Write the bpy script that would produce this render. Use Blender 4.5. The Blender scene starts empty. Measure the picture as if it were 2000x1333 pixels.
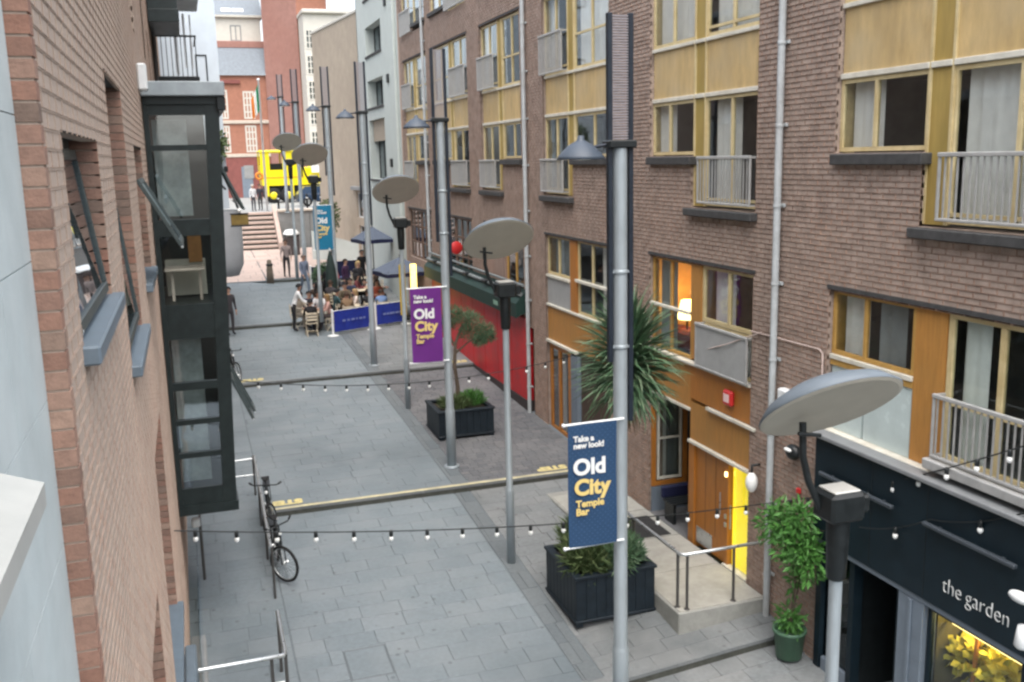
import bpy, math, random
import numpy as np
from mathutils import Vector, Matrix
R=random.Random(7)
C=bpy.context.scene.collection
S=bpy.context.scene
# ------------------------------------------------------------------ camera, light, exposure
CAMH=6.5
RX=(0.9478725,0.0806033,-0.3082868); RY=(-0.3178352,0.1700221,-0.9327772); RZ=(-0.0227693,0.9821383,0.1867781)
cam=bpy.data.cameras.new('camera'); co=bpy.data.objects.new('camera',cam); C.objects.link(co)
co.matrix_world=Matrix(((*RX,0),(*RY,0),(*RZ,CAMH),(0,0,0,1)))
cam.sensor_width=36; cam.lens=34.02; cam.clip_start=.05; cam.clip_end=600
S.camera=co
W=bpy.data.worlds.new('World'); S.world=W; W.use_nodes=True
wn=W.node_tree.nodes; wl=W.node_tree.links; wn.clear()
sky=wn.new('ShaderNodeTexSky'); sky.sky_type='NISHITA'; sky.sun_disc=False
SUN_EL=math.radians(68); SUN_AZ=math.radians(-172)
sky.sun_elevation=SUN_EL; sky.sun_rotation=SUN_AZ; sky.air_density=1.0; sky.dust_density=4.0; sky.ozone_density=.6
hs_=wn.new('ShaderNodeHueSaturation'); hs_.inputs['Saturation'].default_value=.45
bg=wn.new('ShaderNodeBackground'); bg.inputs[1].default_value=.15
wo=wn.new('ShaderNodeOutputWorld'); wl.new(sky.outputs[0],hs_.inputs['Color']); wl.new(hs_.outputs[0],bg.inputs[0]); wl.new(bg.outputs[0],wo.inputs[0])
sl=bpy.data.lights.new('sun','SUN'); sl.energy=1.1; sl.angle=math.radians(85); sl.color=(1,.95,.88)
so=bpy.data.objects.new('sun',sl); C.objects.link(so)
sd=Vector((math.sin(SUN_AZ)*math.cos(SUN_EL),math.cos(SUN_AZ)*math.cos(SUN_EL),math.sin(SUN_EL)))
so.rotation_euler=sd.to_track_quat('Z','Y').to_euler(); so.location=(0,-10,30)
S.view_settings.view_transform='Standard'; S.view_settings.look='None'; S.view_settings.gamma=1
S.view_settings.exposure=1.5
S.cycles.use_denoising=True; S.cycles.max_bounces=6; S.cycles.transparent_max_bounces=12
S.cycles.pixel_filter_type='BLACKMAN_HARRIS'; S.cycles.filter_width=2.5

# ------------------------------------------------------------------ materials
MATS={}
def mat(name,col,rough=.7,var=.12,scale=6,metal=0,bump=0,bscale=40,cols=None,emit=None,dirt=None,spec=.4,stretch=None,coat=0,dirt2=None,spots=None):
    """col: base colour; cols: per-piece palette (random per loose piece); dirt: (colour,scale,amount) stain"""
    if name in MATS: return MATS[name]
    m=bpy.data.materials.new(name); m.use_nodes=True; MATS[name]=m
    n=m.node_tree.nodes; l=m.node_tree.links; p=n['Principled BSDF']
    p.inputs['Roughness'].default_value=rough; p.inputs['Metallic'].default_value=metal
    p.inputs['Specular IOR Level'].default_value=spec; p.inputs['Coat Weight'].default_value=coat
    tc=n.new('ShaderNodeTexCoord'); mp=n.new('ShaderNodeMapping'); l.new(tc.outputs['Object'],mp.inputs[0])
    if stretch: mp.inputs['Scale'].default_value=stretch
    if cols:
        g=n.new('ShaderNodeNewGeometry'); oi=n.new('ShaderNodeObjectInfo')
        ad=n.new('ShaderNodeMath'); ad.operation='ADD'; l.new(g.outputs['Random Per Island'],ad.inputs[0]); l.new(oi.outputs['Random'],ad.inputs[1])
        fr=n.new('ShaderNodeMath'); fr.operation='FRACT'; l.new(ad.outputs[0],fr.inputs[0])
        cr=n.new('ShaderNodeValToRGB'); el=cr.color_ramp.elements
        for i in range(len(cols)-2): el.new(.5)
        for i,c in enumerate(cols): el[i].position=i/(len(cols)-1); el[i].color=(*c,1)
        l.new(fr.outputs[0],cr.inputs[0]); src=cr.outputs[0]
    else:
        rg=n.new('ShaderNodeRGB'); rg.outputs[0].default_value=(*col,1); src=rg.outputs[0]
    nz=n.new('ShaderNodeTexNoise'); nz.inputs['Scale'].default_value=scale; nz.inputs['Detail'].default_value=6; nz.inputs['Roughness'].default_value=.65
    l.new(mp.outputs[0],nz.inputs[0])
    mr=n.new('ShaderNodeMapRange'); mr.inputs[1].default_value=.25; mr.inputs[2].default_value=.75; mr.inputs[3].default_value=1-var*1.6; mr.inputs[4].default_value=1+var*1.6
    l.new(nz.outputs[0],mr.inputs[0])
    mx=n.new('ShaderNodeMix'); mx.data_type='RGBA'; mx.blend_type='MULTIPLY'; mx.inputs[0].default_value=1
    l.new(src,mx.inputs[6]); l.new(mr.outputs[0],mx.inputs[7]); src=mx.outputs[2]
    for dirt in [d for d in (dirt,dirt2) if d]:
        dc,ds,da=dirt[:3]; n2=n.new('ShaderNodeTexNoise'); n2.inputs['Scale'].default_value=ds; n2.inputs['Detail'].default_value=4
        gm=n.new('ShaderNodeNewGeometry'); ms=n.new('ShaderNodeMapping'); ms.inputs['Scale'].default_value=(1,1,dirt[3] if len(dirt)>3 else 1); l.new(gm.outputs['Position'],ms.inputs[0]); l.new(ms.outputs[0],n2.inputs[0])
        r2=n.new('ShaderNodeMapRange'); r2.inputs[1].default_value=.42; r2.inputs[2].default_value=.7; r2.inputs[4].default_value=da; l.new(n2.outputs[0],r2.inputs[0])
        m2=n.new('ShaderNodeMix'); m2.data_type='RGBA'; l.new(r2.outputs[0],m2.inputs[0]); l.new(src,m2.inputs[6]); m2.inputs[7].default_value=(*dc,1); src=m2.outputs[2]
    if spots:
        vc=n.new('ShaderNodeTexVoronoi'); vc.inputs['Scale'].default_value=spots[1]; g3=n.new('ShaderNodeNewGeometry'); l.new(g3.outputs['Position'],vc.inputs[0])
        r3=n.new('ShaderNodeMapRange'); r3.inputs[1].default_value=spots[2]*.75; r3.inputs[2].default_value=spots[2]; r3.inputs[3].default_value=spots[3]; r3.inputs[4].default_value=0; l.new(vc.outputs['Distance'],r3.inputs[0])
        m3=n.new('ShaderNodeMix'); m3.data_type='RGBA'; l.new(r3.outputs[0],m3.inputs[0]); l.new(src,m3.inputs[6]); m3.inputs[7].default_value=(*spots[0],1); src=m3.outputs[2]
    l.new(src,p.inputs['Base Color'])
    rr=n.new('ShaderNodeMapRange'); rr.inputs[3].default_value=max(.02,rough-.12); rr.inputs[4].default_value=min(1,rough+.12); l.new(nz.outputs[0],rr.inputs[0]); l.new(rr.outputs[0],p.inputs['Roughness'])
    if bump:
        nb=n.new('ShaderNodeTexNoise'); nb.inputs['Scale'].default_value=bscale; nb.inputs['Detail'].default_value=5; l.new(mp.outputs[0],nb.inputs[0])
        b=n.new('ShaderNodeBump'); b.inputs['Strength'].default_value=bump; b.inputs['Distance'].default_value=.01; l.new(nb.outputs[0],b.inputs['Height']); l.new(b.outputs[0],p.inputs['Normal'])
    if emit:
        l.new(src,p.inputs['Emission Color']); p.inputs['Emission Strength'].default_value=emit
    return m
def glassmat(name,tint,refl=1.0,rough=.02,base=.04):
    m=bpy.data.materials.new(name); m.use_nodes=True; MATS[name]=m
    n=m.node_tree.nodes; l=m.node_tree.links; n.clear()
    o=n.new('ShaderNodeOutputMaterial'); t=n.new('ShaderNodeBsdfTransparent'); t.inputs[0].default_value=(*tint,1)
    g=n.new('ShaderNodeBsdfGlossy'); g.inputs['Roughness'].default_value=rough; g.inputs[0].default_value=(.9,.95,1,1)
    lw=n.new('ShaderNodeLayerWeight'); lw.inputs[0].default_value=.5; f=n.new('ShaderNodeMath'); f.operation='POWER'; f.inputs[1].default_value=4.5; l.new(lw.outputs['Facing'],f.inputs[0])
    nz=n.new('ShaderNodeTexNoise'); nz.inputs['Scale'].default_value=1.4; tc=n.new('ShaderNodeTexCoord'); l.new(tc.outputs['Object'],nz.inputs[0])
    b=n.new('ShaderNodeBump'); b.inputs['Strength'].default_value=.05; b.inputs['Distance'].default_value=.05; l.new(nz.outputs[0],b.inputs['Height']); l.new(b.outputs[0],g.inputs['Normal'])
    a=n.new('ShaderNodeMath'); a.operation='MULTIPLY_ADD'; a.inputs[1].default_value=refl; a.inputs[2].default_value=base; l.new(f.outputs[0],a.inputs[0])
    mx=n.new('ShaderNodeMixShader'); l.new(a.outputs[0],mx.inputs[0]); l.new(t.outputs[0],mx.inputs[1]); l.new(g.outputs[0],mx.inputs[2]); l.new(mx.outputs[0],o.inputs[0])
    return m
GLASS=glassmat('window glass',(.90,.91,.90),1.0); DGLASS=glassmat('dark glass',(.35,.42,.43),1.1); CLEAR=glassmat('clear glass',(.89,.92,.91),.9)
BR_R=mat('brown brick',(.2,.13,.11),.85,.14,22,bump=.35,bscale=70,cols=[(.12,.08,.07),(.42,.265,.195),(.36,.22,.163),(.49,.335,.25),(.40,.245,.18),(.44,.28,.208),(.24,.155,.125),(.46,.31,.232),(.39,.235,.17),(.30,.185,.142)],dirt=((.22,.163,.137),.6,.7,.3),dirt2=((.44,.34,.285),2.4,.4,.2))
BR_L=mat('tan pink brick',(.4,.27,.2),.9,.16,25,bump=.15,bscale=70,cols=[(.39,.28,.22),(.46,.35,.28),(.42,.295,.23),(.49,.385,.31),(.36,.25,.2),(.45,.33,.26),(.40,.265,.205)],dirt=((.28,.22,.18),.7,.6,.4),dirt2=((.47,.39,.32),2.3,.4))
BR_Q=mat('red brick',(.3,.15,.1),.88,.16,25,bump=.4,bscale=70,cols=[(.27,.14,.10),(.36,.21,.155),(.31,.175,.13),(.42,.28,.21),(.20,.14,.11),(.33,.165,.115),(.38,.24,.18)],dirt=((.2,.14,.11),1.2,.5))
MORT=mat('grey mortar',(.345,.27,.225),.95,.22,4,bump=.3)
MORT_L=mat('buff mortar',(.45,.36,.295),.95,.1,30,bump=.3)
SLAB=mat('grey granite paving',(.2,.23,.25),.62,.10,14,bump=.15,bscale=90,cols=[(.158,.188,.204),(.172,.202,.218),(.164,.195,.21),(.186,.215,.231),(.17,.20,.215)],dirt=((.105,.128,.14),.26,.75),dirt2=((.215,.235,.243),1.3,.4),spots=((.085,.098,.105),3.1,.12,.6))
SETT=mat('dark paving sett',(.11,.115,.12),.7,.18,18,bump=.3,cols=[(.085,.09,.097),(.12,.122,.126),(.102,.107,.115),(.14,.14,.143)],dirt=((.19,.19,.19),.7,.6))
SLABR=mat('weathered grey paving',(.19,.2,.2),.65,.14,14,bump=.2,cols=[(.16,.175,.18),(.19,.202,.205),(.172,.187,.192),(.202,.212,.213)],dirt=((.095,.105,.108),.6,.75),dirt2=((.245,.25,.245),1.4,.45),spots=((.09,.09,.09),2.7,.11,.5))
CHAN=mat('dark channel stone',(.12,.14,.15),.6,.12,16,bump=.2,cols=[(.11,.128,.138),(.14,.158,.165),(.125,.142,.15)])
PINK=mat('pink plaza paving',(.44,.34,.295),.75,.1,4,cols=[(.41,.32,.275),(.47,.37,.32),(.44,.34,.295)])
BED=mat('paving bed',(.135,.158,.17),.9,.15,20)
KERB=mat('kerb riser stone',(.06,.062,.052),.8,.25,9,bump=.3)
NOSE=mat('worn yellow nosing paint',(.52,.47,.29),.75,.2,12,dirt=((.25,.24,.2),3,.6))
YTXT=mat('yellow road paint',(.64,.55,.24),.7,.15,25,dirt=((.4,.36,.24),5,.5))
METAL=mat('galvanised grey metal',(.34,.385,.41),.45,.1,8,metal=.35,bump=.05,stretch=(1,1,.25))
PIPE=mat('pale grey pipe paint',(.43,.46,.47),.5,.1,5,dirt=((.3,.29,.27),2,.4))
NAVYM=mat('dark navy rail paint',(.012,.018,.028),.45,.2,10)
MESH=mat('grey louvre metal',(.27,.25,.265),.5,.08,20,metal=.3)
BLACK=mat('black paint',(.012,.015,.016),.42,.25,9)
BAYB=mat('black green joinery paint',(.013,.02,.02),.4,.25,7)
LEAD=mat('grey lead sheet',(.30,.34,.36),.5,.12,4,bump=.1,bscale=12)
STONE=mat('pale grey stone cladding',(.42,.48,.50),.72,.05,5,bump=.1,bscale=60,cols=[(.53,.60,.605),(.56,.63,.635)],dirt=((.42,.475,.475),1.3,.7),dirt2=((.62,.67,.67),4,.4))
GRIT=mat('gritty grey stone',(.15,.16,.155),.9,.4,60,bump=.6,bscale=120)
SILLW=mat('white painted sill',(.43,.44,.415),.5,.06,9,dirt=((.5,.5,.47),4,.4))
SILLB=mat('blue grey slate sill',(.14,.18,.215),.5,.1,8)
SILLD=mat('dark stone sill',(.055,.055,.055),.8,.25,9)
GOLD=mat('weathered gold timber panel',(.53,.385,.18),.55,.15,3,dirt=((.46,.38,.24),1.1,.7),dirt2=((.34,.235,.10),2.2,.35,.3),stretch=(1,2.5,.7))
GOLDS=mat('olive gold panel',(.36,.255,.075),.55,.15,3,dirt=((.28,.22,.06),1.5,.6),stretch=(1,3,.4))
ORNG=mat('orange varnished timber',(.41,.155,.026),.45,.14,5,dirt=((.33,.15,.04),1.7,.5),stretch=(1,6,.6))
ORNP=mat('ochre timber panel',(.42,.20,.05),.5,.14,4,dirt=((.36,.2,.06),1.5,.5),stretch=(1,5,.6))
CREAM=mat('cream timber frame',(.58,.48,.27),.5,.1,8,dirt=((.42,.3,.12),2.5,.5))
ORFR=mat('honey timber frame',(.46,.27,.075),.5,.12,8)
WHITEF=mat('white painted trim',(.62,.60,.52),.5,.1,8,dirt=((.45,.4,.3),4,.4))
BALC=mat('grey balcony steel',(.40,.40,.39),.5,.1,8,metal=.2)
BALP=mat('grey balcony panel',(.34,.345,.34),.55,.08,5)
BGL=glassmat('bay glass',(.72,.78,.78),1.2,.03,.24)
CURT=mat('white curtain',(.86,.86,.84),.9,.06,5)
CURTG=mat('grey curtain',(.26,.29,.30),.9,.1,5)
ROOM=mat('dim room',(.17,.17,.165),.9,.2,3)
ROOMW=mat('warm room',(.45,.24,.08),.9,.2,3)
LITW=mat('warm lit room',(1,.55,.12),.9,.35,2,emit=2.2)
LITY=mat('yellow lit hall',(.95,.74,.03),.8,.10,1.5,emit=.36)
LAMPW=mat('lit lamp',(1,.72,.28),.6,.05,2,emit=2.2)
RED=mat('red shopfront paint',(.54,.016,.022),.45,.16,3,dirt=((.3,.02,.025),1.2,.5,.4))
REDS=mat('red sign',(.55,.03,.03),.4,.05,3)
PINKS=mat('pink white lettering',(.85,.6,.58),.5,.05,3)
GRN=mat('dark green shop awning',(.010,.034,.027),.6,.2,4)
NAVY=mat('near black blue fascia',(.008,.017,.024),.5,.2,3,spec=.25)
GREYB=mat('blue grey pilaster',(.16,.195,.235),.5,.08,6)
LETW=mat('white lettering',(.75,.76,.74),.5,.04,6)
PLANT=mat('black navy planter board',(.011,.018,.025),.5,.25,8,spec=.3)
SOIL=mat('soil',(.035,.026,.018),.95,.3,20,bump=.5)
LEAFD=mat('dark sword leaf',(.05,.10,.045),.5,.2,6,cols=[(.04,.095,.055),(.085,.16,.08),(.06,.125,.062),(.15,.21,.125),(.07,.14,.07)])
LEAFB=mat('brown dead leaf',(.16,.10,.05),.8,.2,6,cols=[(.14,.08,.04),(.21,.15,.08),(.10,.09,.04)])
LEAFG=mat('bright green leaf',(.05,.16,.03),.5,.2,8,cols=[(.035,.12,.02),(.075,.21,.04),(.05,.155,.028),(.10,.25,.06)])
LEAFO=mat('olive green leaf',(.06,.10,.035),.6,.2,8,cols=[(.05,.085,.025),(.09,.13,.05),(.065,.10,.035),(.12,.15,.06)])
NEEDLE=mat('pine needles',(.05,.095,.05),.7,.2,8,cols=[(.065,.13,.065),(.11,.18,.10),(.085,.15,.075)])
BARK=mat('grey brown bark',(.10,.075,.055),.9,.3,14,bump=.6)
POTG=mat('green plant pot',(.075,.15,.095),.45,.12,5)
SIGNN=mat('navy banner cloth',(.018,.055,.125),.7,.16,70)
SIGNP=mat('purple banner cloth',(.125,.018,.19),.7,.06,6)
SIGNT=mat('teal banner cloth',(.008,.155,.28),.7,.06,6)
LETY=mat('pale yellow lettering',(.72,.55,.20),.6,.04,6)
BLUE=mat('royal blue barrier canvas',(.012,.03,.25),.6,.15,4)
NAVYC=mat('midnight canvas',(.008,.011,.045),.7,.15,4)
WHITEM=mat('white painted metal',(.72,.74,.74),.4,.05,6)
BULB=mat('milky bulb',(.85,.86,.84),.3,.03,6,coat=.5)
PARA=mat('slate blue canvas',(.085,.105,.145),.75,.12,5)
WOODC=mat('cream folding chair wood',(.55,.48,.36),.6,.1,8)
SKIN=mat('skin',(.42,.25,.18),.6,.06,8)
WALLW=mat('white render',(.50,.56,.61),.8,.05,2,dirt=((.55,.62,.66),.6,.4))
WALLC=mat('cream white render',(.50,.54,.51),.8,.05,2,dirt=((.5,.53,.5),.7,.4))
BEIGE=mat('beige brick facade',(.40,.335,.26),.9,.08,2,dirt=((.33,.27,.21),.4,.5))
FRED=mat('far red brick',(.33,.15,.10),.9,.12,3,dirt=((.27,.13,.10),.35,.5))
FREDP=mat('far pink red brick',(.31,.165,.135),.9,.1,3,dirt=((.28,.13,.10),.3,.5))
FREDD=mat('far dark red brick',(.21,.075,.065),.9,.12,3)
SLATE=mat('grey slate',(.17,.195,.22),.7,.12,5)
STUC=mat('white attic render',(.56,.54,.48),.8,.04,3)
PALES=mat('pale stone',(.50,.44,.37),.8,.1,4)
GREYC=mat('grey concrete',(.25,.255,.25),.85,.1,3)
YEL=mat('yellow vehicle paint',(.72,.60,.008),.35,.05,3,coat=.3)
TYRE=mat('black rubber',(.012,.012,.012),.8,.2,9)
GREYH=mat('pale grey hood',(.36,.38,.40),.6,.06,3)
DISCU=mat('warm grey reflector',(.52,.475,.395),.6,.05,3)
DISCT=mat('blue grey reflector top',(.115,.14,.165),.55,.08,4)
STEEL=mat('brushed steel',(.55,.57,.57),.3,.06,8,metal=.8)
FLAGG=mat('flag green',(.01,.22,.10),.7,.05,4); FLAGW=mat('flag white',(.7,.7,.68),.7,.05,4); FLAGO=mat('flag orange',(.65,.22,.03),.7,.05,4)
GOLDB=mat('brown gold board',(.19,.13,.035),.6,.2,5)

# ------------------------------------------------------------------ mesh builder
class MB:
    def __init__(s,F=None): s.v=[];s.f=[];s.sm=[];s.mi=[];s.F=F;s.m=0
    def add(s,vs,fs,smooth=False):
        b=len(s.v); F=s.F
        s.v+=[F(*p) for p in vs] if F else [tuple(p) for p in vs]
        for f in fs: s.f.append(tuple(i+b for i in f)); s.sm.append(smooth); s.mi.append(s.m)
        return s
    def box(s,x0,x1,y0,y1,z0,z1,open_back=False):
        v=[(x0,y0,z0),(x1,y0,z0),(x1,y1,z0),(x0,y1,z0),(x0,y0,z1),(x1,y0,z1),(x1,y1,z1),(x0,y1,z1)]
        f=[(0,3,2,1),(4,5,6,7),(0,1,5,4),(1,2,6,5),(3,0,4,7)]
        if not open_back: f.append((2,3,7,6))
        return s.add(v,f)
    def cbox(s,x0,x1,y0,y1,z0,z1,c=.01):
        """box with chamfered edges"""
        c=min(c,(x1-x0)/2.01,(y1-y0)/2.01,(z1-z0)/2.01); X=(x0,x1);Y=(y0,y1);Z=(z0,z1);v=[];ix={}
        for i in (0,1):
            for j in (0,1):
                for k in (0,1):
                    sx,sy,sz=c*(1-2*i),c*(1-2*j),c*(1-2*k)
                    for a,d in enumerate(((0,sy,sz),(sx,0,sz),(sx,sy,0))):
                        ix[i,j,k,a]=len(v); v.append((X[i]+d[0],Y[j]+d[1],Z[k]+d[2]))
        f=[]
        for a in range(3):
            b,d=[(1,2),(0,2),(0,1)][a]
            for e in (0,1):
                q=[]
                for u,w in ((0,0),(1,0),(1,1),(0,1)):
                    k=[0,0,0];k[a]=e;k[b]=u;k[d]=w;q.append(ix[(*k,a)])
                f.append(tuple(q))
        for a in range(3):
            b,d=[(1,2),(0,2),(0,1)][a]
            for u in (0,1):
                for w in (0,1):
                    k0=[0,0,0];k0[b]=u;k0[d]=w;k1=list(k0);k1[a]=1
                    f.append((ix[(*k0,b)],ix[(*k1,b)],ix[(*k1,d)],ix[(*k0,d)]))
        for i in (0,1):
            for j in (0,1):
                for k in (0,1): f.append((ix[i,j,k,0],ix[i,j,k,1],ix[i,j,k,2]))
        return s.add(v,f)
    def tube(s,pts,r,n=8,cap=True,smooth=True):
        P=[Vector(p) for p in pts]; rs=r if isinstance(r,(list,tuple)) else [r]*len(P); vs=[];fs=[]
        up=None
        for i,p in enumerate(P):
            t=(P[min(i+1,len(P)-1)]-P[max(i-1,0)]).normalized()
            if up is None: a=Vector((0,0,1)) if abs(t.z)<.9 else Vector((1,0,0)); up=t.cross(a).normalized()
            else: up=(up-up.dot(t)*t).normalized()
            w=t.cross(up)
            for k in range(n):
                a=2*math.pi*k/n; vs.append(tuple(p+rs[i]*(math.cos(a)*up+math.sin(a)*w)))
        for i in range(len(P)-1):
            for k in range(n): fs.append((i*n+k,i*n+(k+1)%n,(i+1)*n+(k+1)%n,(i+1)*n+k))
        s.add(vs,fs,smooth)
        if cap: s.add(vs[:n],[tuple(range(n))]); s.add(vs[-n:],[tuple(range(n))])
        return s
    def lathe(s,prof,n=16,c=(0,0,0),M=None,smooth=True):
        vs=[];fs=[]
        for r,z in prof:
            for k in range(n):
                a=2*math.pi*k/n; p=Vector((r*math.cos(a),r*math.sin(a),z))
                if M is not None: p=M@p
                vs.append((p.x+c[0],p.y+c[1],p.z+c[2]))
        for i in range(len(prof)-1):
            for k in range(n): fs.append((i*n+k,i*n+(k+1)%n,(i+1)*n+(k+1)%n,(i+1)*n+k))
        return s.add(vs,fs,smooth)
    def ball(s,c,rx,ry=None,rz=None,n=10,m=7):
        ry=ry or rx; rz=rz or rx; vs=[];fs=[]
        for i in range(m+1):
            t=math.pi*i/m
            for k in range(n):
                a=2*math.pi*k/n; vs.append((c[0]+rx*math.sin(t)*math.cos(a),c[1]+ry*math.sin(t)*math.sin(a),c[2]+rz*math.cos(t)))
        for i in range(m):
            for k in range(n): fs.append((i*n+k,i*n+(k+1)%n,(i+1)*n+(k+1)%n,(i+1)*n+k))
        return s.add(vs,fs,True)
    def quad(s,a,b,c,d): return s.add([a,b,c,d],[(0,1,2,3)])
    def prism(s,poly,z0,z1):
        n=len(poly); v=[(x,y,z0) for x,y in poly]+[(x,y,z1) for x,y in poly]
        return s.add(v,[tuple(range(n)),tuple(range(n,2*n))]+[(i,(i+1)%n,n+(i+1)%n,n+i) for i in range(n)])
    def mesh(s,name,mats,org=(0,0,0)):
        me=bpy.data.meshes.new(name); o=Vector(org)
        me.from_pydata([(p[0]-o.x,p[1]-o.y,p[2]-o.z) for p in s.v],[],s.f)
        for m in (mats if isinstance(mats,(list,tuple)) else [mats]): me.materials.append(m)
        me.polygons.foreach_set('use_smooth',s.sm); me.polygons.foreach_set('material_index',s.mi); me.update()
        return me
def world_org(par):
    o=Vector((0,0,0))
    while par is not None: o+=par.location; par=par.parent
    return o
def put(name,mb,m,par=None,world=True,label=None,kind=None):
    """link a builder as one mesh object; world: builder coords are world coords (parents unrotated while building)"""
    me=mb.mesh(name,m,world_org(par) if (par is not None and world) else (0,0,0))
    return link(name,me,par,label=label,kind=kind)
def link(name,me,par=None,loc=None,rot=None,label=None,kind=None):
    o=bpy.data.objects.new(name,me); C.objects.link(o); o.parent=par
    if loc is not None: o.location=loc
    if rot is not None: o.rotation_euler=rot
    if label: o['label']=label
    if kind: o['kind']=kind
    return o
def thing(name,label,cat,loc=(0,0,0),group=None,rz=0):
    o=bpy.data.objects.new(name,None); C.objects.link(o); o.location=loc; o.rotation_euler=(0,0,rz); o.empty_display_size=.1
    o['label']=label; o['category']=cat
    if group: o['group']=group
    return o
def solo(o,label,cat,group=None):
    o['label']=label; o['category']=cat
    if group: o['group']=group
    return o
def copy_tree(o,par=None):
    c=o.copy(); C.objects.link(c); c.parent=par
    for ch in list(o.children): copy_tree(ch,c)
    return c
def dup(root,loc,label,rz=None,group=None,sz=None):
    c=copy_tree(root); c.location=loc; c['label']=label
    if rz is not None: c.rotation_euler=(0,0,rz)
    if group: c['group']=group
    if sz: c.scale=(1,1,sz)
    return c
def text_mesh(name,body,size,F,m,par,bold=0.0,depth=.004,align='LEFT',label=None,lh=1.0,squash=1.0):
    """F(u,v,w): u along the line, v up, w outward"""
    cu=bpy.data.curves.new(name,'FONT'); cu.body=body; cu.size=size; cu.offset=bold; cu.extrude=depth/2; cu.align_x=align; cu.space_line=lh; cu.resolution_u=4
    t=bpy.data.objects.new(name,cu); C.objects.link(t)
    dg=bpy.context.evaluated_depsgraph_get(); dg.update(); me=bpy.data.meshes.new_from_object(t.evaluated_get(dg))
    bpy.data.objects.remove(t); bpy.data.curves.remove(cu)
    o=world_org(par) if par is not None else Vector((0,0,0))
    for v in me.vertices: v.co=Vector(F(v.co.x*squash,v.co.y,v.co.z))-o
    me.materials.clear(); me.materials.append(m); me.name=name
    return link(name,me,par,label=label)
def px(p):
    d=(p[0],p[1],p[2]-CAMH); c=[RX[i]*d[0]+RY[i]*d[1]+RZ[i]*d[2] for i in range(3)]
    if c[2]>-.1: return None
    return 1000+1890*c[0]/-c[2],666.5-1890*c[1]/-c[2],-c[2]
def in_view(p,mg=0):
    q=px(p); return q is not None and -mg<q[0]<2000+mg and -mg<q[1]<1333+mg
def wob(i): return math.sin(i*12.9898)*43758.5453%1

# ------------------------------------------------------------------ ground
KN=[(-5,-1.9),(11.8,-1.16),(11.8,-1.02),(19.0,-.47),(19.0,-.33),(28.8,.02),(28.8,.14),(36.6,.47),(36.6,.60),(46.2,.97),(46.2,1.12),(57.0,1.6)]
STEPS=[11.8,19.0,28.8,36.6,46.2]
def zg(x,y):
    return zg0(x,y)+.24*max(0,min(1,(x-5.26)/2.9))*max(0,min(1,(19-y)/5,(y-4)/4))
def zg0(x,y):
    """ground height: stepped street, smoothed ramp along the far side"""
    lim=3.3 if y>42 else 1.02
    if x<lim:
        for s in STEPS:
            if abs(y-s)<2: return zg0(9,s-2)+(zg0(9,s+2)-zg0(9,s-2))*(y-s+2)/4
    for (a,za),(b,zb) in zip(KN,KN[1:]):
        if a<=y<b or (y>=57 and b==57): return za+(zb-za)*(y-a)/(b-a) if b>a else zb
    return KN[0][1]
# bed sheet under the slabs
bed=MB()
def strip(mb,x0,x1,ys,dz=-.012,lo=-.5):
    for y0,y1 in zip(ys,ys[1:]):
        a,b,a2,b2=[zg(xx,yy)+dz for xx in (x0+1e-3,x1-1e-3) for yy in (y0+1e-4,y1-1e-4)]
        mb.add([(x0,y0,a+lo),(x1,y0,a2+lo),(x1,y1,b2+lo),(x0,y1,b+lo),(x0,y0,a),(x1,y0,a2),(x1,y1,b2),(x0,y1,b)],[(0,3,2,1),(4,5,6,7),(0,1,5,4),(1,2,6,5),(2,3,7,6),(3,0,4,7)])
YS=[-5,4,9.8,11.8,13.8,17,19,21,26.8,28.8,30.8,34.6,36.6,38.6,44.2,46.2,48.2,57]
YS2=sorted(YS+[8,14,18.99])
strip(bed,-3,1.02,YS); strip(bed,1.02,5.26,YS); strip(bed,5.26,8.16,YS2); strip(bed,8.16,9.6,YS2)
pav=put('pavement',bed,BED,kind='structure')
slabs=[]   # (x0,x1,y0,y1,mat)
def lay(x0,x1,y0,y1,cw,lm,m,jit=.25):
    y=y0;r=0
    while y<y1-.05:
        w=cw*(1+R.uniform(-.08,.08)); e=min(y+w,y1)
        if y1-e<.12: e=y1
        for s in STEPS:
            if y<s-.01<e: e=s
        x=x0-(R.random()*lm if jit else (r%2)*lm/2)
        while x<x1-.02:
            L=lm*(1+R.uniform(-jit,jit)); a,b=max(x,x0),min(x+L,x1)
            if x1-b<.1: b=x1;L=b-x
            if b-a>.05: slabs.append((a,b,y,e,m))
            x+=L
        y=e;r+=1
lay(1.02,4.9,9.0,46.2,.40,.72,0); lay(-.5,1.0,9.0,46.2,.40,.72,0)
lay(4.92,5.24,9.0,46.2,.62,.31,1,.02)
lay(5.26,8.28,9.0,19.0,.34,.55,2); lay(5.26,8.28,19.0,28.8,.16,.24,3); lay(5.26,8.28,28.8,46.2,.34,.6,2)
SM=[SLAB,CHAN,SLABR,SETT]
def slabmb(a,b,y0,y1,mb,org=None,g=.0035):
    dz=R.uniform(-.002,.002); a+=g;b-=g;y0+=g;y1-=g; xm=(a+b)/2
    z0,z1,z2,z3=[zg(xx,yy)+dz for xx,yy in ((a,y0),(b,y0),(b,y1),(a,y1))]; t=.05; c=.004
    v=[(a,y0,z0-t),(b,y0,z1-t),(b,y1,z2-t),(a,y1,z3-t),(a,y0,z0-c),(b,y0,z1-c),(b,y1,z2-c),(a,y1,z3-c),(a+c,y0+c,z0),(b-c,y0+c,z1),(b-c,y1-c,z2),(a+c,y1-c,z3)]
    f=[(8,9,10,11)]+[(i,(i+1)%4,4+(i+1)%4,4+i) for i in range(4)]+[(4+i,4+(i+1)%4,8+(i+1)%4,8+i) for i in range(4)]
    mb.add(v,f)
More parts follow.
